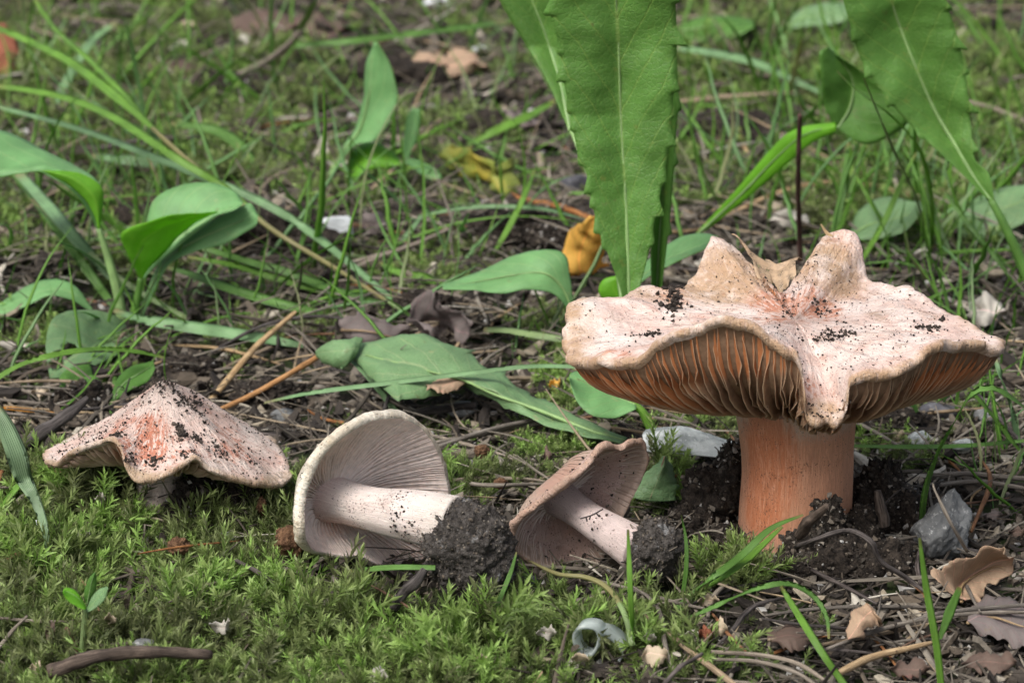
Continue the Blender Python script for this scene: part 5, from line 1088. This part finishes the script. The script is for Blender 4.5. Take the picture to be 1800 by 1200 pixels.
# ------------------------------------------------------------------ flakes and petals
FL = [('white flake on the dark soil left of the left mushroom stem', 176, 878, 22, 34, 'petal', 1.0), ('pair of tiny white petals in the moss below the left mushroom', 148, 950, 26, 22, 'petal', .7), ('cream flake in the moss near the middle of the bottom', 388, 1105, 40, 34, 'petal', .6),
 ('pale bud scale at the bottom left corner', 62, 1172, 26, 30, 'flake', .5), ('pale scrap lying on moss at the bottom edge below the soil clod', 665, 1185, 44, 40, 'petal', .5), ('small cream husk in the moss below the soil clod', 845, 1160, 34, 26, 'flake', .5),
 ('whitish petal pair in the moss left of the plastic ring', 960, 1112, 46, 34, 'petal', .6), ('yellowish scale at the bottom below the plastic ring', 1020, 1155, 40, 22, 'flake', .5), ('cream fallen petals right of the plastic ring', 1150, 1150, 60, 56, 'flake', .7), ('white crumb-like petal right of the pale bent root', 1140, 1120, 36, 26, 'petal', .6),
 ('pale torn scrap on the litter left of the arched blade', 1245, 1055, 50, 30, 'flake', .6), ('small white petal beside the tan straw at the bottom', 1215, 1115, 34, 24, 'petal', .6), ('cream curled flower scrap in the lower litter', 1262, 1105, 44, 40, 'flake', .7), ('rust-red scrap in the lower litter', 1240, 1112, 34, 36, 'brick_bit', .6),
 ('pale wood flake on the litter under the right rim', 1575, 765, 40, 24, 'flake', .4), ('yellow scrap under the left rim of the big cap', 975, 680, 24, 40, 'leaf_yellow', .8), ('tan scrap on the litter near the left plant base', 315, 645, 44, 28, 'dry_leaf', .4), ('pale bud scale left of the left cap', 70, 690, 40, 20, 'flake', .4),
 ('orange scrap in the litter below the white pebble', 595, 470, 30, 26, 'dry_leaf', .5), ('brown scale standing in the litter left of the smallest cap', 962, 800, 20, 34, 'dry_leaf_brown', .5), ('yellow scrap stuck on the stem end of the white-gilled mushroom', 0, 0, 0, 0, '', 0),
 ('thin brown curled strip in the moss at the bottom left', 88, 1110, 22, 44, 'dry_leaf_brown', .7), ('small tan leaf scrap in the moss behind the seedling', 195, 1090, 26, 24, 'flake', .7), ('grey flake on the far litter left of the upright leaf', 430, 60, 50, 30, 'petal', .6), ('cream flake near the top edge', 330, 45, 40, 20, 'flake', .6), ('pale flake in the litter at the right edge beyond the stone', 1640, 775, 36, 22, 'petal', .4),
 ('dark brown scrap at the bottom right corner', 1600, 1175, 90, 50, 'dry_leaf_brown', .6), ('dark wet leaf in the bottom right corner', 1740, 1165, 120, 60, 'dry_leaf_brown', .5), ('pale scrap on the litter right of the stone', 1745, 905, 44, 24, 'dry_leaf_grey', .4), ('brown scrap right of the stone near the edge', 1790, 935, 40, 26, 'dry_leaf_brown', .4)]
for i, (lb, x, y, w_, h_, mt, up) in enumerate(FL):
    if not w_: continue
    w_ *= .78; h_ *= .7
    q_ = random.Random(i + 300); j = lambda a: a * q_.uniform(.8, 1.2)
    leafh(lb, [(x - j(w_) * .5, y), (x - j(w_) * .2, y - j(h_) * .45), (x + j(w_) * .2, y - j(h_) * .5), (x + w_ * .5, y - h_ * .1)], [(x - w_ * .5, y + h_ * .05), (x - w_ * .15, y - h_ * .05), (x + w_ * .2, y), (x + w_ * .5, y)], [(x - w_ * .45, y + h_ * .2), (x - w_ * .15, y + j(h_) * .45), (x + w_ * .2, y + j(h_) * .4), (x + w_ * .5, y + h_ * .1)],
          ([up * .35 + .2, up * .5 + .2], [up * .25 + .18, up * .3 + .2], [up * .15 + .15, up * .2 + .15]), mt, n=18, m=5, rib=0, wav=.09, seed=i + 50, name='leaf_scrap', cat='leaf scrap', cup=.05, rag=.8)

# translucent plastic ring
k = NM('milky_plastic'); b_ = k.principled((.62, .68, .66), .3, .5); t_ = k.N('ShaderNodeBsdfTranslucent', {'Color': (.62, .70, .68)}); x_ = k.N('ShaderNodeMixShader', {0: .45}); k.put(x_.inputs[1], b_); k.put(x_.inputs[2], t_)
y_ = k.N('ShaderNodeMixShader', {0: .38}); k.put(y_.inputs[1], x_); k.put(y_.inputs[2], k.N('ShaderNodeBsdfTransparent')); M['plastic'] = k.done(y_.outputs[0])
r = thing('plastic_ring', 'small milky translucent plastic ring with loose tail lying on the moss', 'plastic ring', G(1035, 1142))
yb = G(1035, 1142)[1] - .75
def band(pts, hw, th):
    v = []; n = len(pts); t = nrm(np.gradient(pts, axis=0)); ax = nrm(np.array([.45, .85, .25])); N_ = nrm(np.cross(t, ax))
    for i in range(n):
        for a, b in ((-1, -1), (1, -1), (1, 1), (-1, 1)): v.append(pts[i] + ax * a * hw + N_[i] * b * th)
    return np.array(v), gridfaces(n, 4, True)
an = np.linspace(0, 2 * math.pi, 40)
v, f = band(np.array([P(1036 + 22 * math.cos(a), 1117 + 26 * math.sin(a) - 4 * math.cos(a * 2), yb + .05 * math.sin(a)) for a in an]), .13, .022); mesh('ring', v, f, M['plastic'], r)
v, f = band(spl([P(x, y, d) for x, y, d in ((1056, 1104, yb), (1072, 1108, yb + .1), (1090, 1122, yb + .15), (1100, 1140, yb + .1), (1094, 1152, yb))], 24), .15, .022); mesh('tail', v, f, M['plastic'], r)

# seedling
ys = G(146, 1190)[1]
r = thing('seedling', 'tiny seedling with three green leaves on a reddish stem in the moss', 'seedling', G(146, 1195))
stalk(r, [(145, 1205, ys), (143, 1160, ys), (147, 1110, ys), (152, 1066, ys)], [.045, .045, .05, .05], 'grass_pale', name='stem')
stalk(r, [(141, 1205, ys - .05), (138, 1165, ys - .05), (130, 1130, ys), (116, 1102, ys + .1)], [.03, .035, .035, .03], 'twig_red', name='stem')
leaf(r, [(150, 1070), (135, 1040), (118, 1032), (111, 1036)], [(150, 1070), (138, 1052), (124, 1042), (111, 1037)], [(149, 1071), (135, 1064), (118, 1052), (111, 1039)], ys, ys - .1, ys - .3, 'leaf_bright', n=18, m=4, rib=.012)
leaf(r, [(151, 1062), (148, 1040), (155, 1018), (166, 1005)], [(153, 1063), (157, 1042), (161, 1022), (167, 1006)], [(156, 1063), (167, 1042), (170, 1022), (168, 1006)], ys + .15, ys + .1, ys + .15, 'leaf_green', n=18, m=4, rib=.012)
leaf(r, [(153, 1072), (160, 1052), (173, 1036), (188, 1030)], [(153, 1074), (164, 1060), (178, 1045), (188, 1031)], [(154, 1076), (168, 1068), (184, 1052), (189, 1032)], ys, ys - .1, ys - .2, 'leaf_pale', n=18, m=4, rib=.012)
# limp lobed leaf beside the stem
leafh('small limp dull green lobed leaf drooping behind the smallest soil clod', [(1165, 800), (1140, 825), (1115, 850), (1105, 872)], [(1168, 802), (1158, 835), (1148, 862), (1140, 882)], [(1172, 802), (1185, 830), (1196, 858), (1190, 880)], ([1.3, .9, .6], [1.3, .9, .5], [1.2, .8, .5]), 'leaf_pale', rib=.02, wav=.10, n=30, seed=61, name='leaf_lobed')

# ------------------------------------------------------------------ turned-up soil round the big stem and the left stem
def lumps(name, specs, seed, ncr, zk=1.0, zl=0.0):
    mb = MB(); rr = np.random.RandomState(seed); allv = []
    for i, (x, y, d, rx, ry, rz) in enumerate(specs):
        bm = bmesh.new(); bmesh.ops.create_icosphere(bm, subdivisions=5, radius=1.0); c_ = P(x, y, d)
        for v in bm.verts:
            e = v.co.normalized(); sv = Vector((i * 3.7 + seed, 0, 0))
            v.co = e * (1 + .32 * mnoise.fractal(e * 1.6 + sv, 1, 2, 3) + .22 * mnoise.fractal(e * 5 + sv, 1, 2, 4) + .07 * mnoise.noise(e * 15 + sv))
        vs = np.array([v.co[:] for v in bm.verts]) * np.array([rx, ry, rz * zk]) + c_ + np.array([0, 0, zl])
        mb.add(vs, [[v.index for v in f.verts] for f in bm.faces]); bm.free(); allv.append(vs)
    o = mb.build(name, M['soil'], None, kind='stuff'); allv = np.vstack(allv)
    pts = allv[rr.randint(0, len(allv), ncr)] + rr.normal(0, .025, (ncr, 3))
    scatter('soil_crumbs', pts, rot_rand(ncr, rr), .008 + .05 * rr.rand(ncr) ** 3.5, rr.randint(0, 6, ncr), CR_GRIT, parent=o, tint=rr.rand(ncr) ** 1.8)
    for _ in range(70):                                # hair-thin roots hanging out of the soil
        p = allv[rr.randint(len(allv))]; d = nrm(rr.normal(0, 1, 3) * np.array([1, .7, .6])); L_ = rr.uniform(.3, 1.1)
        q = spl([p, p + d * L_ * .4 + rr.normal(0, .08, 3), p + d * L_ * .75 + rr.normal(0, .12, 3) - np.array([0, 0, .1]), p + d * L_ + rr.normal(0, .15, 3) - np.array([0, 0, .22])], 12)
        v, f, uv = tube(q, [.014, .012, .006], 5, .1); mesh('root_hair', v, f, M['twig_dark' if rr.rand() < .6 else 'dry_grey'], o, uv=uv) if _ < 40 else None
    return o
lumps('soil_mound', [(1470, 1005, -1.7, .75, .5, .40), (1545, 1015, -1.8, .75, .5, .45), (1425, 965, -1.35, .45, .3, .35), (1390, 1010, -1.9, .5, .4, .22), (1605, 1040, -1.9, .55, .4, .26), (1455, 935, -1.25, .30, .2, .42), (1545, 900, .3, .42, .4, .75), (1590, 935, .2, .38, .4, .5),
   (1255, 880, .8, .55, .5, .5), (1285, 835, 1.0, .32, .3, .42), (1215, 935, .2, .5, .4, .35), (1270, 950, -.4, .4, .4, .18), (1515, 950, -.6, .4, .4, .4), (1500, 1055, -2.2, .9, .4, .2)], 3, 9000, 1.35, .02)
lumps('soil_mound', [(345, 893, .5, .5, .35, .40), (420, 885, .6, .45, .35, .38), (222, 905, 1.0, .28, .25, .42), (380, 925, .1, .5, .3, .22)], 8, 1600, 1.1, .1)
lumps('soil_mound', [(x, y, G(x, y + 12)[1], a, b, c_) for x, y, a, b, c_ in ((490, 415, 1.3, 1.0, .65), (560, 440, .8, .7, .4), (900, 405, 1.1, .9, .5), (960, 420, .7, .6, .4), (860, 230, 1.6, 1.0, .5), (690, 140, 1.8, 1.2, .6), (260, 395, 1.0, .8, .5), (1290, 240, 1.6, 1.0, .6), (400, 160, 1.5, 1.0, .5), (740, 545, .8, .6, .35), (150, 705, .6, .5, .35), (470, 700, .7, .5, .3), (1560, 745, .7, .5, .3), (330, 655, .7, .5, .35))], 21, 6500, 1.0, .05)

# ------------------------------------------------------------------ moss
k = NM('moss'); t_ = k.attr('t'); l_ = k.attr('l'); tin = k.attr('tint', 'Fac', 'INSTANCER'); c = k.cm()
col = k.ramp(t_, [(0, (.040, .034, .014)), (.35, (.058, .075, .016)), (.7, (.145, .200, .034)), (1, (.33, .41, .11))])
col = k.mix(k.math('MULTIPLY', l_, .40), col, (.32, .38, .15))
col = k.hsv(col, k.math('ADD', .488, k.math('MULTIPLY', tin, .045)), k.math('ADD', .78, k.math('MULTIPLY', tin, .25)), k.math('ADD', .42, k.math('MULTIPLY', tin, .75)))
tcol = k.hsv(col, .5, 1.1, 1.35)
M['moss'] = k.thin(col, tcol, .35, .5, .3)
def moss_shoot(seed, L, nl, ll, lw, spread=.75, br=0):
    q = random.Random(seed); vs = []; fs = []; ta = []; la = []
    def axis_(o, d0, L, nl, t0, t1):
        d = Vector(d0).normalized(); bend = Vector((q.gauss(0, .6), q.gauss(0, .6), -.15)); p = Vector(o); m = nl
        for i in range(m):
            s = i / (m - 1); dd = (d + bend * s * .9).normalized(); p = p + dd * (L / m)
            x = dd.orthogonal().normalized(); y = dd.cross(x); a = i * 2.4 + q.uniform(-.3, .3)
            rd = x * math.cos(a) + y * math.sin(a)
            sp = spread * (1 - .45 * s ** 3) * q.uniform(.8, 1.2); le = ll * (1.0 - .45 * s ** 4) * (.55 + .45 * min(1, s * 4 + .3)) * q.uniform(.8, 1.15)
            ld = (dd * math.cos(sp) + rd * math.sin(sp)); tip_d = (dd * math.cos(sp * 1.35) + rd * math.sin(sp * 1.35)).normalized()
            sd = ld.cross(rd.cross(ld)).normalized() if False else dd.cross(rd).normalized()
            b = len(vs); w_ = lw * q.uniform(.8, 1.2)
            up = ld.cross(sd).normalized()
            a0 = p; a1 = p + ld * le * .4; a2 = p + ld * le * .5 + tip_d * le * .5
            for pt, ww, ll_ in ((a0, .4, 0), (a1, 1.0, .4)):
                vs.append(pt - sd * w_ * ww); vs.append(pt - up * w_ * .45 * ww); vs.append(pt + sd * w_ * ww); la.extend([ll_] * 3)
            vs.append(a2); la.append(1.0)
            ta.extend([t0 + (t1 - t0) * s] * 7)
            fs.extend([(b, b + 1, b + 4, b + 3), (b + 1, b + 2, b + 5, b + 4), (b + 3, b + 4, b + 6), (b + 4, b + 5, b + 6)])
        return p
    axis_((0, 0, 0), (q.gauss(0, .2), q.gauss(0, .2), 1), L, nl, 0, 1)
    for _ in range(br):
        h = q.uniform(.25, .7); a = q.uniform(0, 6.28)
        axis_((0, 0, L * h), (math.cos(a) * .8, math.sin(a) * .8, .55), L * .45, nl // 2, .4 + h * .3, 1)
    me = bpy.data.meshes.new('moss_shoot'); me.from_pydata([v * S for v in vs], [], fs); me.materials.append(M['moss'])
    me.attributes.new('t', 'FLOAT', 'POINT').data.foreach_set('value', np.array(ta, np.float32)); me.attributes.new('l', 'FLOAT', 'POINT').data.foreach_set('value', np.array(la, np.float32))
    me.polygons.foreach_set('use_smooth', np.ones(len(me.polygons), bool))
    return bpy.data.objects.new('moss_shoot', me)
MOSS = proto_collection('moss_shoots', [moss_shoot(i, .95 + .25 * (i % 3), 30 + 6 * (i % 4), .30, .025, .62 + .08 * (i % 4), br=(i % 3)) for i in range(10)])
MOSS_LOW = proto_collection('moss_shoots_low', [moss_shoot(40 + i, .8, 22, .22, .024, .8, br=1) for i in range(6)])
KEEP = [(P(1470, 1005, -1.7), .75), (P(1560, 1010, -1.8), .7), (P(1398, 900, 0), 1.15), (P(1350, 950, -.9), .75), (P(824, 966, -3.3), .72), (P(1152, 967, -2.65), .48), (P(285, 900, 1.0), .42)]
def fill(n, x0, x1, y0, y1, seed, thr=.42):
    q = random.Random(seed); out = []
    tries = 0
    while len(out) < n and tries < n * 40:
        tries += 1
        x, y = q.uniform(x0, x1), q.uniform(y0, y1); z = gz(x, y); px, py = proj(np.array([x, y, z]))
        if not (-60 < px < 1860 and py < 1290): continue
        far = y > 8; m = mossy(px, py) * (.62 + (1.25 * fb(x * .3, y * .3, 5.0, 3) if far else .75 * fb(x * .55, y * .55, 5.0, 3)) + .5 * fb(x * 1.7, y * 1.7, 9.0, 2))
        if m < q.uniform(.12, thr + .2): continue
        if any((x - c_[0]) ** 2 + (y - c_[1]) ** 2 < r_ * r_ for c_, r_ in KEEP): continue
        out.append((x, y, z, m))
    return np.array(out), q
def under_cap(x, y):                                  # shoots stay shorter where a lying cap rests on them
    for px, py, d, r_ in ((640, 960, -2.0, 1.6), (740, 990, -2.6, 1.2), (600, 990, -2.6, .9), (990, 960, -2.0, 1.3), (960, 1000, -2.5, .8), (1080, 990, -2.6, .9), (285, 880, 0.3, .7)):
        c_ = P(px, py, d)
        if (x - c_[0]) ** 2 + (y - c_[1]) ** 2 < r_ * r_: return .28
    return 1.0
def sow(name, n, box, seed, coll, smin, smax, tilt, ncoll, lift=0.0):
    a, q = fill(n, *box, seed); m = len(a)
    rot = np.array([(q.gauss(0, tilt), q.gauss(0, tilt), q.uniform(0, 6.28)) for _ in range(m)])
    sc_ = np.array([q.uniform(smin, smax) * (.65 + .45 * min(1, v[3])) * (.75 + .5 * fb(v[0] * .8, v[1] * .8, 31, 2)) * under_cap(v[0], v[1]) for v in a])
    tint = np.array([min(1, max(0, .5 + .8 * fb(v[0] * .5, v[1] * .5, 20, 3) + q.gauss(0, .28))) for v in a])
    pt = a[:, :3].copy(); pt[:, 2] -= .08
    o = scatter(name, pt, rot, sc_, [q.randrange(ncoll) for _ in range(m)], coll, tint=tint); return o
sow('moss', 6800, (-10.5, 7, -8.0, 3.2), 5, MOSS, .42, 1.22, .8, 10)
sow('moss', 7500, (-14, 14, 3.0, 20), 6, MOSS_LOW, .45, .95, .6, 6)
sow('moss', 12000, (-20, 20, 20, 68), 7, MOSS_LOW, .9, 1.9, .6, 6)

# ------------------------------------------------------------------ fine litter and grass beyond counting
def flat_chip(seed, mat, L, W, T, curl):
    q = random.Random(seed); n = 9; a = [2 * math.pi * i / n for i in range(n)]; o = []
    for t in a: k_ = q.uniform(.65, 1.1); o.append((math.cos(t) * L * k_, math.sin(t) * W * k_))
    v = [(x, y, curl * x * x + T) for x, y in o] + [(x * .96, y * .96, curl * x * x - T) for x, y in o] + [(0, 0, T * 1.5), (0, 0, -T)]
    f = [(i, (i + 1) % n, 2 * n) for i in range(n)] + [(n + (i + 1) % n, n + i, 2 * n + 1) for i in range(n)] + [(i, n + i, n + (i + 1) % n, (i + 1) % n) for i in range(n)]
    me = bpy.data.meshes.new('chip'); me.from_pydata([Vector(p) * S for p in v], [], f); me.materials.append(mat); return bpy.data.objects.new('chip', me)
def short_straw(seed, mat, L, r_):
    q = random.Random(seed); c_ = q.uniform(-.25, .25)
    v, f, uv = tube(np.array([(t * L - L / 2, c_ * math.sin(3.1 * t), .05 * math.sin(3.1 * t)) for t in np.linspace(0, 1, 7)]), [r_ * .5, r_, r_, r_ * .4], 5, .15, .7, seed=seed)
    me = bpy.data.meshes.new('short_straw'); me.from_pydata([Vector(p) * S for p in v], [], f); me.materials.append(mat); return bpy.data.objects.new('short_straw', me)
k = NM('litter_mix'); tin = k.attr('tint', 'Fac', 'INSTANCER'); c = k.cm(); n2 = k.noise(c, 7, 5, .65)
col = k.ramp(tin, [(0, (.020, .016, .014)), (.35, (.050, .041, .033)), (.6, (.10, .079, .058)), (.78, (.17, .148, .12)), (.9, (.28, .235, .17)), (1, (.45, .42, .36))])
col = k.mix(k.math('MULTIPLY', k.sstep(n2, .45, .7), .5), col, (.03, .025, .02))
M['litter_mix'] = k.done(k.principled(col, .85, .25, k.bump(n2, .05, .8)))
k = NM('litter_pale'); tin = k.attr('tint', 'Fac', 'INSTANCER'); c = k.cm(); n2 = k.noise(c, 7, 5, .65)
col = k.ramp(tin, [(0, (.05, .042, .034)), (.4, (.12, .103, .082)), (.8, (.21, .185, .15)), (1, (.30, .22, .13))]); col = k.mix(k.math('MULTIPLY', k.sstep(n2, .45, .7), .5), col, (.05, .04, .03))
M['litter_pale'] = k.done(k.principled(col, .85, .25))
LIT = proto_collection('litter_bits', [flat_chip(i, M['litter_mix'], .22 + .08 * (i % 3), .12 + .03 * (i % 4), .015 + .012 * (i % 3), (-.8, .6, 1.2)[i % 3]) for i in range(6)] + [short_straw(i, M['litter_mix'], 1.2 + .5 * (i % 3), .03) for i in range(6)])
def strew(name, n, box, seed, coll, ncoll, smin, smax, bare=True, tp=1.0, dz=.04, far=1.0):
    q = random.Random(seed); pts = []; rot = []; sc_ = []; ti = []; ix = []; tries = 0
    while len(pts) < n and tries < n * 30:
        tries += 1
        x, y = q.uniform(box[0], box[1]), q.uniform(box[2], box[3]); z = gz(x, y); px, py = proj(np.array([x, y, z]))
        if not (-60 < px < 1860 and py < 1290): continue
        if fb(x * .35, y * .35, 44, 3) < q.uniform(-.9, .15): continue
        if bare and mossy(px, py) * (.62 + .75 * fb(x * .55, y * .55, 5.0, 3)) > q.uniform(.25, .8): continue
        if any((x - c_[0]) ** 2 + (y - c_[1]) ** 2 < r_ * r_ for c_, r_ in KEEP): continue
        pts.append((x, y, z + q.uniform(0, dz * 4))); rot.append((q.gauss(0, .35), q.gauss(0, .3), q.uniform(0, 6.28))); sc_.append(q.uniform(smin, smax) * (1 if q.random() < .85 else 1.5)); ti.append(q.random() ** tp); ix.append(q.randrange(ncoll))
    return scatter(name, pts, rot, sc_, ix, coll, tint=ti)
strew('litter', 3200, (-12, 12, -8, 8), 31, LIT, 12, .35, .95, tp=1.3)
STR = proto_collection('fine_straws', [short_straw(20 + i, M['litter_pale'], 2.0 + .5 * (i % 4), .024 + .006 * (i % 3)) for i in range(8)])
strew('litter', 220, (-11, 3, -8, 0), 40, LIT, 12, .25, .6, bare=False, tp=.9, dz=.10)
strew('litter', 420, (-12, 12, -8, 8), 41, STR, 8, .5, 1.0, dz=.06)
strew('litter', 850, (-17, 17, 6, 30), 42, STR, 8, .6, 1.3, dz=.10)
strew('litter', 650, (-22, 22, 30, 66), 43, STR, 8, .9, 1.7, dz=.12)
strew('litter', 3200, (-17, 17, 8, 30), 32, LIT, 12, .5, 1.3, tp=1.3, dz=.06)
strew('litter', 2600, (-22, 22, 30, 68), 33, LIT, 12, .8, 1.9, tp=1.2, dz=.08)
strew('soil_crumbs', 9000, (-12, 12, -8, 8), 34, CR_GRIT, 6, .02, .09, tp=1.8, dz=.01)
strew('soil_crumbs', 7000, (-19, 19, 8, 45), 35, CR_GRIT, 6, .03, .16, tp=1.8, dz=.01)

k = NM('wild_grass'); tin = k.attr('tint', 'Fac', 'INSTANCER')
col = k.ramp(tin, [(0, (.10, .22, .035)), (.5, (.15, .31, .045)), (.85, (.17, .31, .13)), (1, (.30, .30, .16))]); M['wild_grass'] = k.thin(col, k.hsv(col, .5, 1.1, 1.9), .35, .45, .35)
def gproto(seed):
    q = random.Random(seed); H = q.uniform(2.5, 5.5); b = q.uniform(.05, .9); 
    p = np.array([(b * t * t * H * .5, q.uniform(-.03, .03), H * t * (1 - .22 * b * t)) for t in np.linspace(0, 1, 12)])
    v, f, uv = blade(p, [.08, .14, .13, .09, .01], (1, .2, .1), .3, .12, q.uniform(-1, 1))
    me = bpy.data.meshes.new('grass_tuft'); me.from_pydata([Vector(x) * S for x in v], [], f); me.materials.append(M['wild_grass']); me.polygons.foreach_set('use_smooth', np.ones(len(f), bool)); return bpy.data.objects.new('grass_tuft', me)
GRS = proto_collection('grass_tufts', [gproto(i) for i in range(10)])
GE = [(420, 470, 300, 70, .5), (200, 330, 240, 120, .5), (120, 560, 140, 80, .35), (640, 330, 300, 120, .25), (900, 120, 200, 120, .3), (960, 580, 80, 60, .3), (1620, 330, 200, 130, 1.0), (1350, 250, 160, 130, .5), (1500, 120, 330, 90, .5), (1680, 560, 140, 120, .5), (260, 120, 260, 100, .45), (60, 420, 120, 140, .3), (480, 40, 300, 40, .3), (1150, 30, 120, 60, .4), (1760, 800, 60, 80, .35), (520, 520, 140, 60, .25), (720, 180, 200, 100, .15)]
q = random.Random(91); pts = []; rot = []; sc_ = []; ti = []
while len(pts) < 1000:
    px, py = q.uniform(-60, 1860), q.uniform(-60, 900)
    if q.random() > max(g * math.exp(-(((px - a) / rx) ** 2 + ((py - b) / ry) ** 2)) for a, b, rx, ry, g in GE): continue
    p = G(px, py + 40); pts.append(p - np.array([0, 0, .05])); rot.append((q.gauss(0, .5), q.gauss(0, .5), q.uniform(0, 6.28))); sc_.append(q.uniform(.3, 1.15) * (.7 if py > 450 else 1)); ti.append(q.random())
for _ in range(110):
    px, py = q.choice(((q.uniform(-40, 700), q.uniform(180, 620)), (q.uniform(1150, 1850), q.uniform(60, 520)), (q.uniform(500, 1000), q.uniform(60, 480))))
    p = G(px, py); pts.append(p + np.array([0, 0, .1])); rot.append((q.gauss(0, .25), q.choice((-1, 1)) * q.uniform(1.0, 1.5), q.gauss(.15, .5))); sc_.append(q.uniform(.7, 1.3)); ti.append(q.random())
o = scatter('wild_grass', pts, rot, sc_, [q.randrange(10) for _ in pts], GRS, tint=ti)
